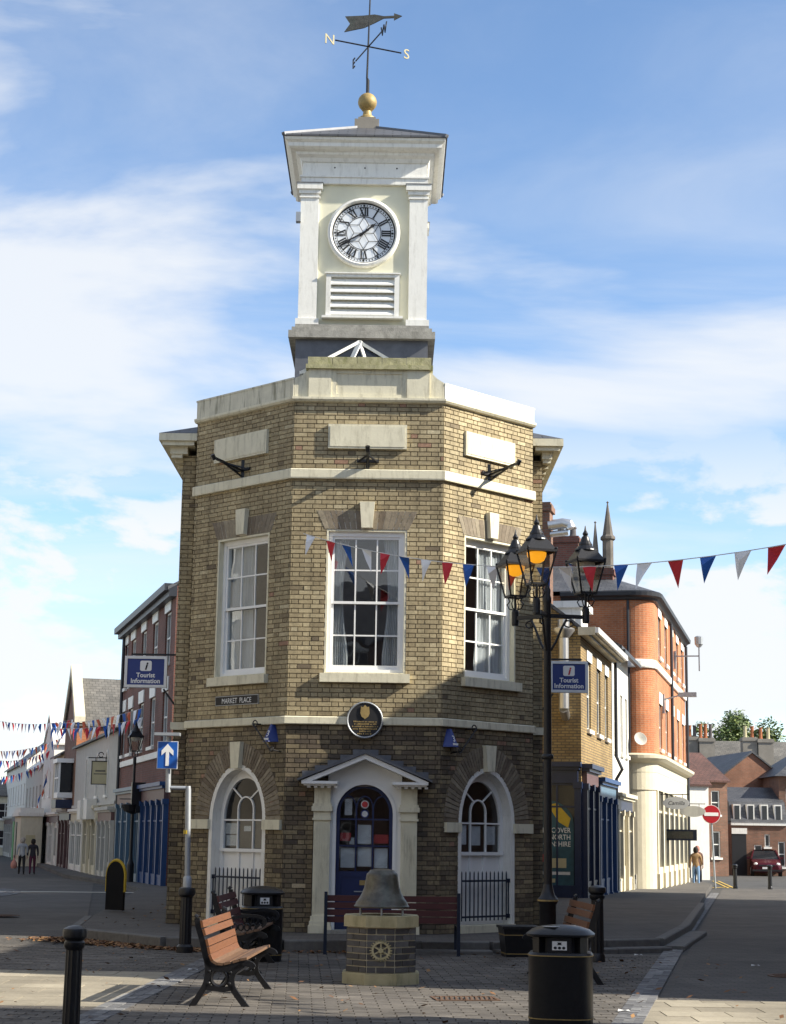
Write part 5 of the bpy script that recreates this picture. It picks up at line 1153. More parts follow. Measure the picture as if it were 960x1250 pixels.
def slatted_bench(label, loc, rz, L=1.75, wm=('wood', 'woodworn'), arms=False, group='park benches of wooden slats on black iron ends'):
    r = thing('bench', label, 'bench', loc, rz, group)
    for sx in (0, L):
        b = B(); x0, x1 = sx-.022, sx+.022
        ribbon(b, PROF, x0, x1, [.05+.02*sin(PI*k/len(PROF)) for k in range(len(PROF))])
        ribbon(b, bez([(.19, .50), (.17, .36), (.20, .22), (.30, .06), (.34, .0)], 16), x0, x1, .06); ribbon(b, bez([(-.20, .44), (-.10, .36), (-.09, .22), (-.2, .07), (-.26, .0)], 16), x0, x1, .06)
        ribbon(b, [(.19, .21), (.0, .19), (-.10, .21)], x0, x1, .05)
        b.tube([(sx, .05+.085*cos(2*PI*k/20), .305+.085*sin(2*PI*k/20)) for k in range(20)], .02, 8, True)
        for y_, z_ in ((.155, .37), (-.07, .36), (.16, .25), (-.06, .25)): b.sphere((sx, y_, z_), .028, 6)
        if arms:
            ribbon(b, bez([(.22, .66), (.10, .63), (-.10, .66), (-.26, .64), (-.30, .58), (-.26, .54)], 24), x0, x1, .035); ribbon(b, bez([(-.24, .57), (-.18, .5), (-.22, .44)], 8), x0, x1, .03)
            for k in range(5): b.tube([(sx, .12-k*.07+.03*cos(a*.9), .53+.04*sin(a*.9)) for a in range(7)], .009, 6, True)
        b.tube([(sx, .30, .905), (sx, .33, .93)], [.03, .018], 8)
        b.build('iron_end', 'black', r, smooth=True)
    # slats along the profile, front side
    acc = [0]
    for p, q in zip(PROF, PROF[1:]): acc.append(acc[-1]+math.dist(p, q))
    tot = acc[-1]; s = .03; k = 0
    while s+.07 < tot-.01:
        m_ = s+.037; i = next(j for j in range(len(acc)) if acc[j] >= m_); p = Vector(PROF[i]); d = (Vector(PROF[min(i+1, 60)])-Vector(PROF[i-1])).normalized(); nn = Vector((d.y, -d.x))
        nn = -nn if nn.x > 0 and p.y > .5 else nn
        up = Vector((-d.y, d.x)); up = up if (up.x < 0 if p.y > .52 else up.y > 0) else -up
        c = p+up*.045; b = B(); hw, ht = .036, .013
        q = [c+d*hw+up*ht, c-d*hw+up*ht, c-d*hw-up*ht, c+d*hw-up*ht]
        j = b.pts([(x, v.x, v.y) for x in (.0-.03, L+.03) for v in q])
        for f in ((0, 1, 2, 3), (7, 6, 5, 4), (0, 4, 5, 1), (1, 5, 6, 2), (2, 6, 7, 3), (3, 7, 4, 0)): b.face(*[j+v for v in f])
        b.build('slat', wm[0] if p.y > .47 else wm[1], r); s += .088; k += 1
    b = B(); b.bar((0, -.02, .30), (L, -.02, .30), .03); b.build('stretcher', 'black', r)
    return r
slatted_bench('orange slatted bench with scrolled black ends, sunlit in the left foreground', (-1.50, 16.45, 0), R_(90)-.045, 1.85).scale = (1, .88, .9)
slatted_bench('dark bench with iron armrests behind the sunlit bench', (-1.70, 20.35, 0), R_(90)-.03, 1.6, ('maroon', 'woodworn'), True)
slatted_bench('slatted bench seen edge-on beside the right foreground bin', (1.93, 20.9, 0), R_(-90)+.06, 1.5, ('wood', 'woodworn'))
# plain maroon bench behind the bell, seen from its back
r = thing('bench', 'long maroon slatted bench with dark posts behind the bell pedestal', 'bench', (-.02, 23.6, 0), R_(2), 'park benches of wooden slats on black iron ends')
for x in (-.80, .98):
    b = B(); b.box(x-.022, x+.022, -.022, .022, 0, .84); b.box(x-.022, x+.022, .02, .52, .40, .44); b.box(x-.022, x+.022, .48, .52, 0, .40); b.box(x-.03, x+.03, -.03, .03, .0, .03); b.build('leg_frame', 'rail', r)
for k in range(4): B().box(-.82, 1.0, .022, .05, .44+k*.092, .44+k*.092+.078).build('back_slat', 'maroon', r)
for k in range(4): B().box(-.82, 1.0, .06+k*.115, .06+k*.115+.10, .44, .468).build('seat_slat', 'maroon', r)
# ---- bell on an octagonal pedestal
bp = thing('bell_pedestal', 'octagonal dark brick pedestal with buff stone base and cap in front of the door', 'pedestal', (-.06, 19.33, 0), 0)
def octo(a): return [(a/cos(PI/8)*cos(PI/8+k*PI/4), a/cos(PI/8)*sin(PI/8+k*PI/4)) for k in range(8)]
b = B(); b.prismz(octo(.415), 0, .14); b.prismz(octo(.405), .14, .15); b.build('plinth', 'buff', bp)
b = B(); b.prismz(octo(.365), .15, .66); b.build('core', 'buffjoint', bp)
b = B(); b.prismz(octo(.405), .66, .775); b.prismz(octo(.395), .775, .785); b.build('cap_stone', 'buff', bp)
fl = 2*.372*math.tan(PI/8); bms = {}
for k in range(8):
    ang = k*PI/4
    for c in range(7):
        z = .158+c*.0715; cuts = [0, fl*.66, fl] if (c+k) % 2 else [0, fl*.34, fl]
        for a_, c_ in zip(cuts, cuts[1:]):
            w_ = c_-a_-.014; key = (round(w_, 3), random.randrange(5))
            if key not in bms: q = B(); q.box(0, w_, -.012, .0, 0, .058, tone=key[1]/4); bms[key] = q.mesh(M['blubrick'])
            o = bpy.data.objects.new('brick', bms[key]); COL.objects.link(o); o.parent = bp
            nx, ny = cos(ang-PI/2), sin(ang-PI/2); tx_, ty_ = -ny, nx
            o.location = (nx*.365+tx_*(a_-fl/2+.005), ny*.365+ty_*(a_-fl/2+.005), z); o.rotation_euler = (0, 0, ang)
# cog wheel emblem
em = B(); n = 24; R0, R1 = .10, .122; cz = .405; yy = -.365-.02
P = []
for k in range(n):
    a = 2*PI*k/n
    for da, rr in ((-.25, R0), (-.16, R1), (.16, R1), (.25, R0)): P.append((rr*cos(a+da*2*PI/n*1.0), rr*sin(a+da*2*PI/n*1.0)))
m_ = len(P); inn = [(.078*cos(2*PI*k/m_), .078*sin(2*PI*k/m_)) for k in range(m_)]
o_ = [math.atan2(y, x) for x, y in P]; inn = [(.078*cos(a), .078*sin(a)) for a in o_]
i = em.pts([(x, y, cz+z) for y in (yy-.012, yy+.012) for L_ in (P, inn) for x, z in L_])
for k in range(m_):
    k2 = (k+1) % m_; em.face(i+k, i+k2, i+m_+k2, i+m_+k); em.face(i+2*m_+k, i+3*m_+k, i+3*m_+k2, i+2*m_+k2); em.face(i+k, i+2*m_+k, i+2*m_+k2, i+k2); em.face(i+m_+k, i+m_+k2, i+3*m_+k2, i+3*m_+k)
em.build('cog_emblem', 'buff', bp)
em = B()
for k in range(6): a = PI/6+k*PI/3; em.bar((.02*cos(a), yy, cz+.02*sin(a)), (.082*cos(a), yy, cz+.082*sin(a)), .016, .016)
em.tube([(0, yy-.016, cz), (0, yy+.012, cz)], .028, 16); em.build('spokes', 'buff', bp)
bp.scale = (1, 1, .94)
bl = thing('bell', 'old bronze bell standing on short pins on the octagonal pedestal', 'bell', (-.06, 19.33, .785*.94)); bl.scale = (1.06, 1.06, .93)
b = B(); b.lathe([(.265, .085), (.285, .085), (.287, .10), (.27, .125), (.268, .14), (.235, .19), (.205, .25), (.182, .32), (.170, .40), (.163, .455), (.157, .475), (.14, .49), (.125, .515), (.06, .53), (.01, .533)], 36); b.build('bell_body', 'bronze', bl, smooth=True)
for k in range(6): a = PI/6+k*PI/3; q = B(); q.tube([(.25*cos(a), .25*sin(a), 0), (.25*cos(a), .25*sin(a), .09)], .010, 8); q.build('pin', 'steel', bl)
# ---- litter bins
def round_bin(label, loc, rz, s, zs=1.0):
    r = thing('litter_bin', label, 'bin', loc, rz, 'black litter bins with gold bands'); n = 32
    def sup(a, e=.62): c, s_ = cos(a), sin(a); return (math.copysign(abs(c)**e, c), math.copysign(abs(s_)**e, s_))
    def tubez(b, prof, e=.62):
        rings = [b.pts([(rr*s*sup(2*PI*k/n, e)[0], rr*s*sup(2*PI*k/n, e)[1]*.94, z*s) for k in range(n)]) for rr, z in prof]
        for p, q in zip(rings, rings[1:]):
            for k in range(n): b.face(p+k, p+(k+1) % n, q+(k+1) % n, q+k)
        b.face(*range(rings[0]+n-1, rings[0]-1, -1)); b.face(*range(rings[-1], rings[-1]+n))
    b = B(); tubez(b, [(.265, 0), (.27, .03), (.275, .10), (.275, .70), (.278, .72), (.262, .745)]); b.build('body', 'black', r, smooth=True)
    b = B(); tubez(b, [(.279, .104), (.279, .114)]); b.build('gold_band', 'gold', r); b = B(); tubez(b, [(.282, .712), (.282, .722)]); b.build('gold_band', 'gold', r)
    b = B(); tubez(b, [(.20, .745), (.20, .90)]); b.build('inner_liner', 'blk', r)
    for k in range(4):
        a = PI/4+k*PI/2; q = B(); c, s_ = sup(a, .62); cx, cy = .212*s*c*.98, .212*s*s_*.93
        q.box(cx-.04*s, cx+.04*s, cy-.05*s, cy+.05*s, .74*s, .91*s, rz=a-PI/2); q.build('hood_pillar', 'black', r)
    q = B(); q.box(-.10*s, .10*s, -.255*s*.94, -.20*s*.94, .745*s, .905*s); q.build('front_panel', 'black', r)
    b = B(); tubez(b, [(.25, .895), (.292, .905), (.295, .925), (.25, .965), (.17, .995), (.06, 1.01), (.01, 1.012)]); b.build('lid', 'black', r, smooth=True)
    y = -.256*s*.94; q = B(); q.box(-.062*s, .062*s, y-.004, y, .775*s, .862*s); st = q.build('sticker', 'white_pl', r)
    q = B()
    for k in (-1, 0, 1): q.tube([(k*.036*s, y-.006, .797*s), (k*.036*s, y-.003, .797*s)], .014*s, 14)
    q.prism([(-.025*s, .825*s), (.025*s, .825*s), (.012*s, .835*s), (.02*s, .85*s), (-.02*s, .85*s), (-.012*s, .835*s)], y-.006, y-.003); q.build('sticker_print', 'blk', st)
    r.scale = (1, 1, zs)
    return r
rb1 = round_bin('large black litter bin cropped by the lower edge, right foreground', (1.50, 15.25, 0), R_(-8), 1.0, .85)
B().box(-.07, .05, -.20, .16, .996, 1.0, rz=-.5).build('lid_label', 'paper', rb1)
round_bin('black litter bin in front of the left arched window', (-1.58, 22.3, 0), R_(12), .93)
# square planter
r = thing('planter', 'low black square planter with gold bands at the kerb', 'planter', (1.78, 23.85, 0), R_(6))
b = B(); i = b.pts([(sx*.20, sy*.20, 0) for sx, sy in ((-1, -1), (1, -1), (1, 1), (-1, 1))] + [(sx*.245, sy*.245, .40) for sx, sy in ((-1, -1), (1, -1), (1, 1), (-1, 1))])
for f in ((0, 1, 5, 4), (1, 2, 6, 5), (2, 3, 7, 6), (3, 0, 4, 7), (3, 2, 1, 0), (4, 5, 6, 7)): b.face(*[i+k for k in f])
b.box(-.262, .262, -.262, .262, .385, .42); b.build('tub', 'black', r)
for z, w_ in ((.055, .209), (.30, .2365)): q = B(); q.box(-w_, w_, -w_, w_, z, z+.012); q.build('gold_band', 'gold', r)
# drain grate
r = thing('drain_grate', 'rusty iron drain grate in the sunlit paving right of the pedestal', 'grate', (.78, 17.55, .022), R_(8))
b = B(); b.box(-.32, .32, -.2, -.17, 0, .008); b.box(-.32, .32, .17, .2, 0, .008); b.box(-.32, -.29, -.17, .17, 0, .008); b.box(.29, .32, -.17, .17, 0, .008); b.build('frame', mat('rusty_iron', (.11, .06, .035), .8, .2, var=.4, scale=20), r)
for k in range(11): x = -.26+k*.05; q = B(); q.bar((x, -.17, .004), (x+.05, .17, .004), .022, .008); q.build('bar', MATS['rusty_iron'], r)
# ---- triple street lamp
LP = (1.90, 20.85, 0)
lamp = thing('street_lamp', 'black triple lantern street lamp in front of the right brick face', 'street lamp', LP, 0)
b = B(); b.lathe([(.13, 0), (.13, .12), (.115, .16), (.115, .90), (.145, .94), (.145, .97), (.10, 1.02), (.075, 1.10), (.062, 1.16)], 24); b.lathe([(.062, 1.16), (.060, 2.2), (.052, 4.85), (.06, 4.88), (.06, 4.94), (.045, 4.98), (.05, 5.05), (.02, 5.12), (.01, 5.13)], 20)
b.lathe([(.07, 2.78), (.085, 2.80), (.085, 2.83), (.07, 2.85)], 16); b.build('column', 'black', lamp, smooth=True)
b = B(); b.lathe([(.147, .945), (.147, .965)], 24); b.build('gold_band', 'gold', lamp)
lant_local = []
def lantern(parent, x, y, z, s, lit, ry=.3):
    "four-sided tapering lantern hung over (x,y), z = bottom of its frame"
    w0, w1, h = .155*s, .29*s, .50*s; C = lambda w, zz_: [Vector((x+w*math.sqrt(1)*cos(ry+PI/4+k*PI/2)*1.2, y+w*sin(ry+PI/4+k*PI/2)*1.2, zz_)) for k in range(4)]
    lo, hi = C(w0, z), C(w1, z+h); f = B()
    for k in range(4):
        f.bar(lo[k], hi[k], .028*s); f.bar(lo[k], lo[(k+1) % 4], .03*s); f.bar(hi[k], hi[(k+1) % 4], .035*s); f.sphere(hi[k]+Vector((0, 0, .035*s)), .022*s, 5)
    o = f.build('lantern_frame', 'black', parent)
    g = B()
    for k in range(4): g.poly([lo[k], lo[(k+1) % 4], hi[(k+1) % 4], hi[k]])
    g.build('lantern_glass', 'lampglass', o)
    c = B(); hh = C(w1*1.02, z+h+.01); mid = C(w1*.55, z+h+.19*s)
    for k in range(4): c.poly([hh[k], hh[(k+1) % 4], mid[(k+1) % 4], mid[k]])
    c.poly(hh[::-1])
    c.lathe([(w1*.62, .18*s), (w1*.60, .20*s), (w1*.40, .26*s), (w1*.40, .28*s), (w1*.28, .34*s), (.06*s, .40*s), (.035*s, .42*s), (.05*s, .45*s), (.02*s, .50*s), (.006*s, .58*s)], 16, (x, y, z+h)); c.build('lantern_roof', 'black', o)
    d = B(); d.lathe([(.16*s, 0), (.155*s, -.05*s), (.12*s, -.12*s), (.06*s, -.155*s), (.01*s, -.16*s)], 18, (x, y, z+h-.012)); d.build('lamp_bowl', 'amber' if lit else 'white_pl', o, smooth=True)
    k_ = B(); k_.tube([(x, y, z-.20*s), (x, y, z)], .022*s, 8); k_.lathe([(.055*s, -.46*s), (.06*s, -.43*s), (.06*s, -.24*s), (.045*s, -.21*s), (.02*s, -.2*s)], 14, (x, y, z))
    for a in range(4):
        an = ry+PI/4+a*PI/2; k_.tube([(x+q*s*cos(an), y+q*s*sin(an), z+zz_*s) for q, zz_ in ((.03, -.21), (.11, -.19), (.15, -.12), (.10, -.07), (.13, -.01), (.16, .01))], .011*s, 6)
    k_.build('lantern_cradle', 'black', o)
for th_, lit, dz in ((R_(12), False, 0), (R_(138), True, -.02), (R_(250), True, .03)):
    x, y = .58*cos(th_), .58*sin(th_)
    b = B(); b.bar((0, 0, 4.70), (x, y, 4.70), .045, .05); b.tube([(x*q, y*q, zz_) for q, zz_ in ((.08, 4.23), (.22, 4.35), (.38, 4.55), (.5, 4.66))], .018, 6)
    b.tube([(x*(.55+.12*cos(k*.8)), y*(.55+.12*cos(k*.8)), 4.60+.045*sin(k*.8)) for k in range(9)], .011, 6); b.build('arm', 'black', lamp)
    lantern(lamp, x, y, 5.02+dz, .87, lit)
lamp.scale = (.85, .85, .905)
# single lamp in the left street
l2 = thing('street_lamp', 'single lantern street lamp with hanging basket in the left street', 'street lamp', (-8.6, 58.7, zg(59)+.05), 0)
b = B(); b.lathe([(.12, 0), (.12, .7), (.07, .85), (.055, 1.0), (.045, 4.1), (.03, 4.25)], 12); b.bar((-.45, 0, 2.85), (.45, 0, 2.85), .03); b.build('column', 'black', l2)
lantern(l2, 0, 0, 4.45, .95, False)
b = B(); b.lathe([(.05, 2.35), (.3, 2.45), (.4, 2.65), (.38, 2.68)], 14); b.build('basket', 'blk', l2)
# ---- one-way sign on its post
ow_ = thing('one_way_sign', 'blue arrow sign on a grey cranked post left of the clock tower hall', 'sign', (-2.68, 23.55, 0), 0)
b = B(); b.lathe([(.11, 0), (.11, .1), (.082, .13)], 24); b.lathe([(.082, .13), (.076, .74)], 48, flute=.1, nf=12); b.lathe([(.076, .74), (.11, .77), (.115, .82), (.10, .86), (.06, .87)], 24); b.build('bollard_base', 'black', ow_, smooth=True)
b = B(); b.lathe([(.058, .86), (.058, .99), (.04, 1.02)], 16); b.tube([(0, 0, 1.0), (-.03, 0, 2.16), (-.035, 0, 2.205)], [.038, .038, .036], 12); b.tube([(-.03, 0, 2.18), (-.30, -.02, 2.18)], .028, 10); b.tube([(-.30, -.02, 2.12), (-.315, -.02, 2.86)], .036, 12); b.build('post', 'steel', ow_, smooth=True)
b = B(); b.tube([(-.035, 0, 1.57), (-.035, 0, 1.62)], .041, 12); b.build('yellow_tape', 'posteryel', ow_)
q = B(); q.box(-.46, -.18, -.075, -.065, 2.43, 2.80); q.build('sign_rim', 'ytext', ow_); q = B(); q.box(-.452, -.188, -.08, -.076, 2.438, 2.792); q.build('sign_plate', 'roadblue', ow_)
cx = -.32; q = B(); q.prism([(cx-.022, 2.47), (cx+.022, 2.47), (cx+.022, 2.66), (cx+.08, 2.61), (cx+.08, 2.675), (cx, 2.765), (cx-.08, 2.675), (cx-.08, 2.61), (cx-.022, 2.66)], -.086, -.081); q.build('arrow', 'ytext', ow_)
q = B(); q.box(-.50, -.16, -.14, .02, 2.875, 2.915); q.build('sign_light', 'steel', ow_)
# ---- tourist information signs
def info(label, x, y, z, w, h, wallx):
    s = thing('tourist_information_sign', label, 'sign', (x, y, z), 0, 'projecting tourist information signs'); t = .045
    b = B(); b.box(-w/2, w/2, -.05, .05, -h/2, -h/2+t); b.box(-w/2, w/2, -.05, .05, h/2-t, h/2); b.box(-w/2, -w/2+t, -.05, .05, -h/2+t, h/2-t); b.box(w/2-t, w/2, -.05, .05, -h/2+t, h/2-t); b.build('frame', 'alu', s)
    B().box(-w/2+t, w/2-t, -.035, .035, -h/2+t, h/2-t).build('panel', 'signblue', s)
    n = 6; hw, hh, rr, zc_ = .095, .085, .03, h*.19; P = []
    for cx_, cy_, a0_ in ((hw-rr, hh-rr, 0), (-hw+rr, hh-rr, 90), (-hw+rr, -hh+rr, 180), (hw-rr, -hh+rr, 270)):
        P += [(cx_+rr*cos(R_(a0_+k*15)), zc_+cy_+rr*sin(R_(a0_+k*15))) for k in range(n+1)]
    B().prism(P, -.042, -.036).build('badge', 'ytext', s)
    text('i', .17, 'redprint' if x > 0 else 'blk', s, lambda a, c, e: (a, -.044-e, zc_-.06+c), ext=.002, shear=.25, offset=.006)
    for s_, zz_ in (('Tourist', -.09), ('Information', -.185)): text(s_, .105, 'ytext', s, lambda a, c, e, zz_=zz_: (a, -.038-e, zz_+c), ext=.002, offset=.0025, sx=.98)
    d = wallx-x; b = B(); b.bar((math.copysign(w/2-.1, -d), 0, h/2+.03), (d, 0, h/2+.03), .03); b.build('bracket', 'black', s); b = B(); b.bar((math.copysign(w/2-.05, d), 0, -h/2-.02), (d, 0, -h/2-.35), .03); b.build('stay', 'black', s)
info('tourist information sign projecting on the left of the hall', -4.05, 28.5, 4.19, .70, .52, XL-.0)
info('tourist information sign projecting on the right of the hall behind the lamp', 2.95, 28.5, 4.21, .63, .52, XR)
# street name plate and alarm boxes with scroll brackets
mp = thing('street_name_plate', 'small black street name plate reading MARKET PLACE on the left face', 'sign', FL(1.62, .0, 3.615), 0)
LO = Vector(mp.location); FLl = lambda u, o, z: tuple(Vector(FL(1.62-u, o, z+3.615))-LO)
q = B(FLl); q.box(0, 1.0, -.003, .016, -.075, .075); q.build('rim', 'steel', mp); q = B(FLl); q.box(.012, .988, .016, .020, -.063, .063); q.build('plate', 'blk', mp)
text('MARKET  PLACE', .115, 'ytext', mp, lambda x, y, e: FLl(.5+x, .021+e, y-.042), ext=.001, sx=.83)
def alarm(label, fr, u, z, su):
    a = thing('alarm_box', label, 'alarm box', fr(u, 0, z), 0, 'blue triangular alarm boxes'); O = Vector(a.location); T = lambda x, o, zz_: tuple(Vector(fr(u+x, o, z+zz_))-O)
    b = B(T); i = b.pts([(-.12, 0, -.12), (.12, 0, -.12), (.035, 0, .15), (-.035, 0, .15), (-.06, .16, -.12), (.06, .16, -.12), (.018, .05, .15), (-.018, .05, .15)])
    for f in ((0, 1, 5, 4), (4, 5, 6, 7), (0, 4, 7, 3), (1, 2, 6, 5), (3, 7, 6, 2), (0, 3, 2, 1)): b.face(*[i+k for k in f])
    b.build('case', 'signblue', a)
    sg = -1 if su < 0 else 1
    text('3', .13, 'ytext', a, lambda x, y, e: T(sg*x, .16-(y+.08)*.407+e+.005, y-.04), ext=.001)
    b = B(T); b.box(-.05, .06, .145, .152, -.095, -.065); b.build('name_strip', 'ytext', a)
alarm('blue triangular alarm box on the left face under the string course', FL, .27, 3.07, -1); alarm('blue triangular alarm box on the right face under the string course', FRt, .16, 3.03, 1)
def scroll(label, fr, pts):
    s = thing('scroll_bracket', label, 'bracket', fr(pts[0][0], 0, pts[0][1]), 0, 'iron scroll brackets'); O = Vector(s.location)
    (u0, z0_), (u1, z1_) = pts; b = B(); T = lambda u, z: Vector(fr(u, .22, z))-O
    b.tube([T(u0, z0_), T(u1, z1_)], .012, 6)
    for (u, z, r_) in ((u0, z0_, .05), (u1, z1_, .035)): b.tube([T(u+r_*cos(k*.6)-r_, z+r_*sin(k*.6)) for k in range(11)], .010, 6)
    b.tube([Vector(fr(u1, .0, z1_-.03))-O, T(u1, z1_)], .012, 6); b.tube([Vector(fr(u0, .0, z0_))-O, T(u0, z0_)], .012, 6); b.build('scroll', 'black', s)
scroll('iron scroll bracket slanting beside the left alarm box', FL, ((.50, 3.22), (.10, 2.83))); scroll('iron scroll bracket slanting beside the right alarm box', FRt, ((.55, 3.2), (.22, 2.85)))
# ---- no entry sign
ne = thing('no_entry_sign', 'round red no entry sign on a leaning grey post in the right street', 'sign', (13.35, 71.9, zg(72)), 0)
b = B(); b.tube([(.05, 0, 0), (-.08, 0, 3.35)], .04, 10); b.build('post', 'steel', ne)
b = B(); b.tube([(-.07, -.05, 2.98), (-.07, -.07, 2.98)], .38, 32); b.build('rim', 'ytext', ne); b = B(); b.tube([(-.07, -.07, 2.98), (-.07, -.08, 2.98)], .36, 32); b.build('disc', 'signred', ne); B().box(-.36, .22, -.09, -.081, 2.91, 3.05).build('bar', 'ytext', ne)
# ---- black arched barrier with yellow edge
hp = thing('hoop_barrier', 'black arched barrier panel with yellow edge on the left pavement', 'barrier', (-5.0, 32.4, PZ), R_(-35)); hp.scale = (.68, .8, .93)
P = [(-.32, 0), (.32, 0)] + [(.32*cos(PI*k/12), .66+.28*sin(PI*k/12)) for k in range(13)]
b = B(); b.prism(P, -.035, .035); b.build('panel', 'black', hp)
b = B(); b.tube([(-.34, 0, .35), (-.34, 0, .66)] + [(-.34*cos(PI*k/12), 0, .66+.30*sin(PI*k/12)) for k in range(1, 12)] + [(.34, 0, .66), (.34, 0, .35)], .035, 8); b.build('edge', 'posteryel', hp, smooth=True)
# ================================================================ BUNTING
def bunting(label, P, n, seq, w, h, sag=0, group='strings of triangular bunting', seed=1, skip=()):
    P = [Vector(p) for p in P]; r = thing('bunting', label, 'bunting', tuple(P[0]), 0, group); O = P[0]; rg_ = random.Random(seed)
    def pt(t):
        if len(P) == 2: q = P[0].lerp(P[1], t)
        else:
            m = t*(len(P)-1); i = min(int(m), len(P)-2); q = P[i].lerp(P[i+1], m-i)
        return q-Vector((0, 0, sag*4*t*(1-t)))-O
    b = B(); b.tube([pt(k/40) for k in range(41)], .006 if w > .2 else .018, 5); b.build('string', 'string', r)
    for k in range(n):
        if k in skip: continue
        t = (k+.5+rg_.uniform(-.12, .12))/n; p = pt(t); d = (pt(min(1, t+.005))-pt(max(0, t-.005))).normalized(); tw = rg_.uniform(-.95, .95); sd = Vector((-d.y, d.x, 0)).normalized()
        tip = p+Vector((0, 0, -h))+sd*h*.35*tw+d*rg_.uniform(-.35, .35)*w; a, c = p-d*w/2, p+d*w/2; mid = (a+c+tip)/3+sd*rg_.uniform(-.2, .2)*w*1.5
        f = B(); am, cm = (a+tip)/2+sd*rg_.uniform(-.05, .05)*w, (c+tip)/2+sd*rg_.uniform(-.05, .05)*w; tp = p+sd*rg_.uniform(-.04, .04)*w
        f.poly([a, am, mid]); f.poly([am, tip, mid]); f.poly([tip, cm, mid]); f.poly([cm, c, mid]); f.poly([c, tp, mid]); f.poly([tp, a, mid])
        f.build('flag', seq[k % len(seq)], r)
    return r
def lerp3(a, b, t): return tuple(a[i]+(b[i]-a[i])*t for i in range(3))
RWB = ['fwhite', 'fred', 'fblue']
bunting('large red white and blue bunting string from the hall towards the right', [(-1.36, 25.88, 6.1), (8.98, 11.3, 5.9)], 37, RWB, .25, .31, 1.3, seed=4)
LB = [('nearest bunting string crossing the left street from the red brick house', [(-7.06, 56.5, 5.95), (-14.2, 72.6, 6.0)], 24), ('second bunting string just below the nearest in the left street', [(-7.42, 57.5, 5.6), (-14.2, 72.6, 5.8)], 24), ('highest far bunting string over the left street', [(-15.27, 84.0, 6.9), (-22.82, 100.0, 7.8)], 22), ('far bunting string below the highest in the left street', [(-16.66, 88.0, 6.2), (-23.63, 104.0, 6.2)], 22), ('far bunting string third from the top in the left street', [(-17.95, 92.0, 5.75), (-23.82, 105.0, 5.7)], 20), ('lowest far bunting string near the green door', [(-18.95, 95.0, 5.2), (-24.54, 108.0, 4.8)], 19), ('bunting string hanging steeply down the white house', [(-18.12, 93.0, 5.3), (-19.54, 96.0, 2.3)], 10)]
for k, (lab, P, n) in enumerate(LB): bunting(lab, P, n, [['fwhite', 'forange', 'fblue'], ['fred', 'fwhite', 'fblue'], RWB][k % 3], .42, .5, .25, seed=20+k)
for x, y, z_, lab in ((4.9, 21.2, .012, 'round iron manhole cover in the shaded road on the right'), (-7.2, 33, .012, 'round iron manhole cover in the left street')):
    mh = thing('manhole_cover', lab, 'manhole cover', (x, y, z_), .4); b = B(); b.lathe([(.34, 0), (.34, .006), (.30, .006), (.30, .003), (.01, .003)], 28); b.build('frame', MATS['rusty_iron'], mh); b = B()
    for i_ in range(-4, 5):
        for j_ in range(-4, 5):
            if i_*i_+j_*j_ < 19: b.box(i_*.06-.02, i_*.06+.02, j_*.06-.02, j_*.06+.02, .003, .008)
    tag(b.build('studs', MATS['rusty_iron'], mh), kind='stuff')
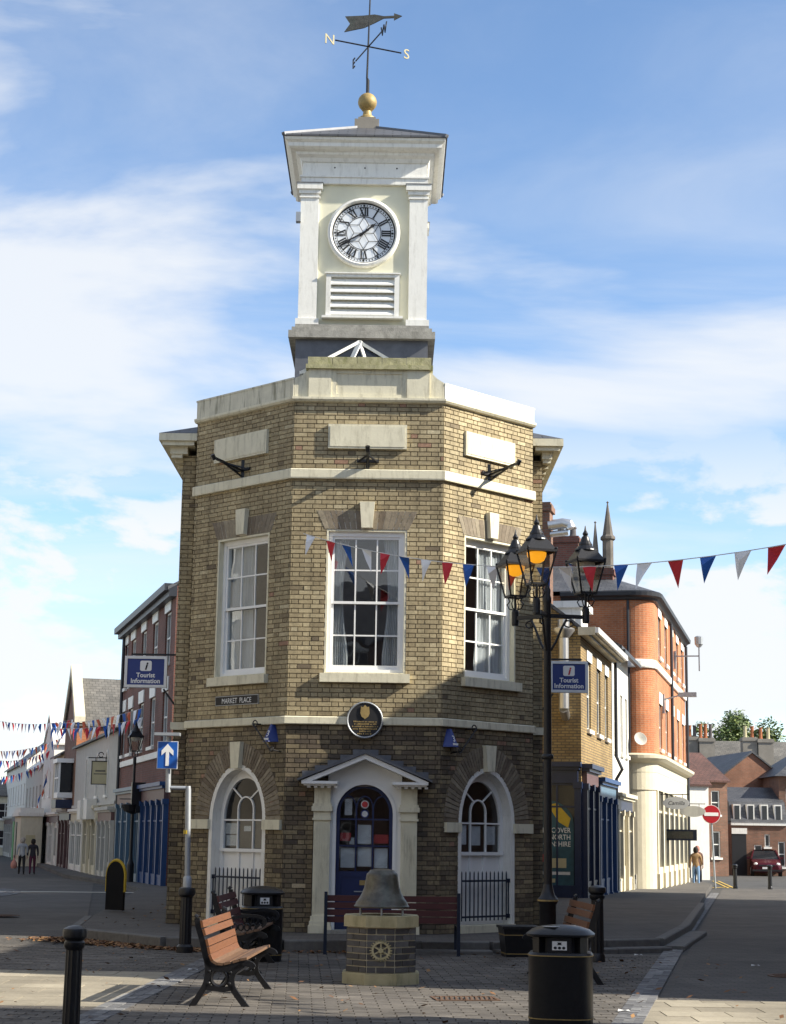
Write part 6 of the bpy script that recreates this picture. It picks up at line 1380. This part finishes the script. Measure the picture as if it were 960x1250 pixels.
# ================================================================ PEOPLE
def person(label, loc, rz, coat, legs, hair, H=1.66, stride=.16, bag=None, arm=.1):
    r = thing('person', label, 'person', loc, rz)
    V = {'pel': (0, 0, .93, .135), 'waist': (0, 0, 1.08, .13), 'chest': (0, .01, 1.30, .155), 'sh': (0, 0, 1.42, .12), 'neck': (0, -.01, 1.50, .058), 'head': (0, -.02, 1.60, .098), 'crown': (0, -.01, 1.68, .085)}
    E_ = [('pel', 'waist'), ('waist', 'chest'), ('chest', 'sh'), ('sh', 'neck'), ('neck', 'head'), ('head', 'crown')]
    for s, n in ((-1, 'l'), (1, 'r')):
        V.update({n+'hip': (s*.09, 0, .88, .10), n+'kn': (s*.10, -s*stride*.6-.02, .49, .068), n+'an': (s*.10, -s*stride, .09, .045), n+'to': (s*.11, -s*stride-.15, .035, .04),
                  n+'shd': (s*.19, 0, 1.40, .075), n+'el': (s*.25, .04+s*arm*.3, 1.12, .052), n+'wr': (s*.25, -.08+s*arm, .90, .036)})
        E_ += [('pel', n+'hip'), (n+'hip', n+'kn'), (n+'kn', n+'an'), (n+'an', n+'to'), ('sh', n+'shd'), (n+'shd', n+'el'), (n+'el', n+'wr')]
    k = H/1.76; ks = list(V); me = bpy.data.meshes.new('p'); me.from_pydata([Vector(V[n][:3])*k for n in ks], [(ks.index(a), ks.index(b)) for a, b in E_], [])
    ob = bpy.data.objects.new('p', me); COL.objects.link(ob); md = ob.modifiers.new('s', 'SKIN'); md.use_smooth_shade = True; ob.modifiers.new('u', 'SUBSURF').levels = 1
    for i, n in enumerate(ks): sv = me.skin_vertices[0].data[i]; sv.radius = (V[n][3]*k, V[n][3]*k*(.8 if n in ('chest', 'waist', 'pel') else 1)); sv.use_root = n == 'pel'
    m2 = bpy.data.meshes.new_from_object(ob.evaluated_get(bpy.context.evaluated_depsgraph_get())); bpy.data.objects.remove(ob)
    m2.materials.clear()
    for q in (coat, legs, 'skin', 'blk'): m2.materials.append(M[q])
    for p in m2.polygons:
        c = p.center/k; p.use_smooth = True
        p.material_index = 2 if c.z > 1.485 or (abs(c.x) > .2 and c.z < .92) else 3 if c.z < .10 else 1 if c.z < .90 and abs(c.x) < .215 else 0
    o = bpy.data.objects.new('body', m2); COL.objects.link(o); o.parent = r
    h = B(); h.lathe([(.01*k, 1.80*k), (.07*k, 1.79*k), (.108*k, 1.73*k), (.115*k, 1.66*k), (.11*k, 1.60*k), (.09*k, 1.55*k), (.06*k, 1.535*k)][::-1], 14, (0, .012*k, -.03)); h.build('hair', hair, r, smooth=True)
    f = B(); f.tube([(0, -.115*k, 1.60*k), (0, -.135*k, 1.585*k)], [.012, .016], 6); f.box(-.025, .025, -.118*k, -.105*k, 1.545*k, 1.555*k)
    for s in (-1, 1): f.sphere((s*.035*k, -.105*k, 1.62*k), .012, 5); f.sphere((s*.1*k, -.01*k, 1.6*k), .02, 5)
    f.build('face', 'skin', r)
    for s, n in ((-1, 'l'), (1, 'r')):
        w = Vector(V[n+'wr'][:3])*k; hd = B(); hd.box(w.x-.015, w.x+.015, w.y-.035, w.y+.035, w.z-.09, w.z)
        for j, L_ in enumerate((.06, .075, .08, .07)): y = w.y-.028+j*.019; hd.tube([(w.x, y, w.z-.085), (w.x-s*.008, y, w.z-.085-L_*.5), (w.x-s*.03, y, w.z-.085-L_)], [.009, .0085, .006], 6)
        hd.tube([(w.x, w.y-.03, w.z-.03), (w.x-s*.02, w.y-.055, w.z-.06), (w.x-s*.025, w.y-.055, w.z-.09)], [.011, .010, .007], 6); hd.build('hand', 'skin', r)
    return r
def clo(n, c): M[n] = mat(n, c, .9, var=.15, scale=12); return n
clo('grey_coat', (.34, .35, .37)); clo('dark_coat', (.025, .022, .03)); clo('black_trousers', (.012, .012, .015)); clo('plum_trousers', (.09, .015, .04)); clo('tan_jacket', (.26, .16, .075)); clo('blue_jeans', (.16, .26, .42)); clo('grey_hair', (.30, .27, .24)); clo('dark_hair', (.02, .015, .012)); clo('brown_top', (.10, .05, .04)); clo('pink_hat', (.45, .2, .16))
person('person in a grey coat and black trousers walking away down the left street', (-16.15, 77.5, zg(78)), R_(-165), 'grey_coat', 'black_trousers', 'grey_hair', 1.60)
person('person in a dark coat and plum trousers walking beside the grey coat', (-15.72, 77.7, zg(78)), R_(-170), 'dark_coat', 'plum_trousers', 'dark_hair', 1.55, -.14)
person('person in a tan jacket and blue jeans walking away in the right street', (12.85, 73.2, zg(73)+.02), R_(176), 'tan_jacket', 'blue_jeans', 'dark_hair', 1.62, .14)
person('person in brown mostly hidden behind the tan jacket', (13.35, 75.6, zg(76)), R_(10), 'brown_top', 'black_trousers', 'pink_hat', 1.68, .12)
for lab, loc, m in (('pale pink carrier bag carried by the person in the grey coat', (-16.47, 77.4, zg(78)+.42), 'pink_hat'),):
    bg_ = thing('carrier_bag', lab, 'bag', loc, 0); b = B(); b.lathe([(.10, -.16), (.15, -.08), (.14, .08), (.05, .2), (.03, .3)], 10); b.build('bag_body', m, bg_, smooth=True); b = B(); b.tube([(.03, 0, .28), (.03, 0, .42), (-.03, 0, .42), (-.03, 0, .28)], .008, 5); b.build('handle', m, bg_)
# ================================================================ CAR
car = thing('parked_car', 'maroon hatchback parked facing the square in the right street', 'car', (21.25, 99.0, -.36), R_(-8))
# local: front towards -y, length 4.0, width 1.68
st = [(-2.0, .34, .60, .62), (-1.92, .22, .72, .74), (-1.5, .20, .83, .82), (-.95, .20, .93, .84), (.2, .20, .96, .84), (1.5, .20, .97, .83), (1.95, .25, .92, .78), (2.02, .36, .80, .70)]
b = B(); rings = []
for y, zl_, zh_, hw in st:
    zm = (zl_+zh_)/2; rings.append(b.pts([(-hw*.9, y, zl_), (-hw, y, zl_+.08), (-hw, y, zm+.05), (-hw*.94, y, zh_-.03), (-hw*.8, y, zh_), (hw*.8, y, zh_), (hw*.94, y, zh_-.03), (hw, y, zm+.05), (hw, y, zl_+.08), (hw*.9, y, zl_)]))
for p, q in zip(rings, rings[1:]):
    for k in range(10): b.face(p+k, p+(k+1) % 10, q+(k+1) % 10, q+k)
b.face(*range(rings[0], rings[0]+10)); b.face(*range(rings[-1]+9, rings[-1]-1, -1)); b.build('body', 'carpaint', car, smooth=True)
b = B(); lo = [(-.78, -.95, .92), (.78, -.95, .92), (.76, 1.75, .95), (-.76, 1.75, .95)]; hi = [(-.60, -.22, 1.40), (.60, -.22, 1.40), (.58, 1.25, 1.42), (-.58, 1.25, 1.42)]
for k in range(4): b.poly([lo[k], lo[(k+1) % 4], hi[(k+1) % 4], hi[k]])
gl_ = b.build('glasshouse', 'dkglass', car)
b = B(); b.poly([(-.62, -.26, 1.405), (.62, -.26, 1.405), (.60, 1.3, 1.425), (-.60, 1.3, 1.425)]); b.poly([(-.56, -.1, 1.45), (.56, -.1, 1.45), (.54, 1.1, 1.46), (-.54, 1.1, 1.46)])
for k in range(4): b.bar(lo[k], hi[k], .07)
for y in (.45,):
    for s in (-1, 1): b.bar((s*.78, y, .95), (s*.6, y, 1.41), .06)
b.build('roof', 'carpaint', car)
for y in (-1.28, 1.25):
    for s in (-1, 1):
        w_ = B(); w_.tube([(s*.66, y, .29), (s*.85, y, .29)], .29, 22); wo_ = w_.build('wheel', 'tyre', car); w_ = B(); w_.tube([(s*.84, y, .29), (s*.86, y, .29)], .19, 16); w_.build('rim', 'steel', wo_)
for s in (-1, 1):
    q = B(); q.sphere((s*.60, -1.86, .66), .13, 7, .7); q.build('headlight', 'headl', car, smooth=True); q = B(); q.box(s*.92-.09, s*.92+.09, -.75, -.65, .93, 1.05); q.build('mirror', 'carpaint', car)
B().box(-.26, .26, -2.04, -1.99, .40, .51).build('number_plate', 'ytext', car); B().box(-.45, .45, -2.02, -1.97, .56, .63).build('grille', 'blk', car); B().box(-.8, .8, -2.03, -1.95, .27, .37).build('bumper', 'blk', car)
# ================================================================ TREES
def tree(label, loc, h, cr, sx, n, seed, ch):
    r = thing('tree', label, 'tree', loc, 0); rg_ = random.Random(seed)
    t = B(); t.tube([(0, 0, 0), (.1, 0, h*.3), (0, .1, h*.55), (.1, 0, h*.8)], [.35, .28, .2, .06], 10)
    for k in range(9): a = k*2.4; z = h*(.35+.05*k); t.tube([(0, 0, z), (cos(a)*cr*.4, sin(a)*cr*.4, z+h*.12), (cos(a)*cr*.7*sx, sin(a)*cr*.7, z+h*.2)], [.12, .07, .02], 6)
    t.build('trunk', 'bark', r)
    c = B(); blobs = []
    for k in range(26): a = rg_.uniform(0, 2*PI); q = rg_.uniform(0, 1)**.5; blobs.append((cos(a)*cr*sx*q*.8, sin(a)*cr*q*.8, h*ch+rg_.uniform(-.5, .5)*h*.42*(1-q*.5), cr*rg_.uniform(.22, .42)))
    for i in range(n):
        bx, by, bz, br = rg_.choice(blobs); d = Vector((rg_.gauss(0, 1), rg_.gauss(0, 1), rg_.gauss(0, 1))).normalized()*br*rg_.uniform(.5, 1.05); p = Vector((bx, by, bz))+d; s = rg_.uniform(.09, .2)
        u = Vector((rg_.gauss(0, 1), rg_.gauss(0, 1), rg_.gauss(0, .6))).normalized(); v = u.cross(d).normalized() if u.cross(d).length > 1e-3 else u.orthogonal()
        c.poly([p-u*s, p+v*s*.5, p+u*s, p-v*s*.5], rg_.random())
    tag(c.build('crown', 'leaf', r), kind='stuff'); return r
tree('leafy tree rising behind the grey chimney stacks on the right', (28.3, 140, -.4), 12.0, 3.4, 1.15, 6500, 3, .80)
tree('smaller tree crown at the right edge behind the stone range', (31.5, 145, -.4), 9.6, 2.4, 1.1, 3000, 5, .8)
tree('tree left of the leafy tree behind the stacks', (24.6, 141, -.4), 11.4, 2.2, 1.0, 3500, 8, .8)
# ================================================================ FALLEN LEAVES AND LITTER
rg = random.Random(77); lf = B()
def leafat(x, y, z):
    a = rg.uniform(0, 2*PI); s = rg.uniform(.02, .05); u = Vector((cos(a), sin(a), rg.uniform(-.3, .5))); v = Vector((-sin(a), cos(a), rg.uniform(-.3, .5))); p = Vector((x, y, z+rg.uniform(.008, .03)))
    lf.poly([p-u*s, p+v*s*.55, p+u*s, p-v*s*.55], rg.random())
for k in range(2600):
    t = rg.random(); x = -4.9+2.6*t; y = 26.35-2.2*t; leafat(x+rg.gauss(-.12, .22), y-abs(rg.gauss(0, .22))-.16, .022)
for k in range(420): x = rg.uniform(-2.6, 3.2); yk = 24.1 if x < -1.4 else 24.1+(x+1.4)*.11 if x < 1.4 else 24.4+(x-1.4)*.54; leafat(x, yk-.22-abs(rg.gauss(0, .1)), .022)
for k in range(260): leafat(rg.uniform(-6, 4.5), rg.uniform(15, 24), .024)
for k in range(160): leafat(rg.uniform(-4.8, -3), rg.uniform(26.4, 36), PZ+.01 if rg.random() < .4 else .02)
tag(lf.build('fallen_leaves', 'leaflit'), 'brown fallen leaves drifted along the kerb left of the hall', 'leaves', kind='stuff')
for k, (x, y, lab) in enumerate(((-2.25, 20.6, 'scrap of blue-white litter left of the sunlit bench'), (3.45, 24.3, 'flat white litter on the road right of the kerb'), (2.2, 16.5, 'pale green litter scrap beside the right bin'), (4.7, 22.6, 'small white litter scrap on the right road'))):
    l_ = B(); l_.poly([(-.09, -.04, 0), (.03, -.05, .02), (.02, .05, .01), (-.07, .05, .03)]); l_.poly([(.03, -.05, .02), (.11, .0, .0), (.09, .06, .02), (.02, .05, .01)]); o = l_.build('litter', 'paper'); o.location = (x, y, .027); o.scale = (.6, .6, .6); tag(o, lab, 'litter')
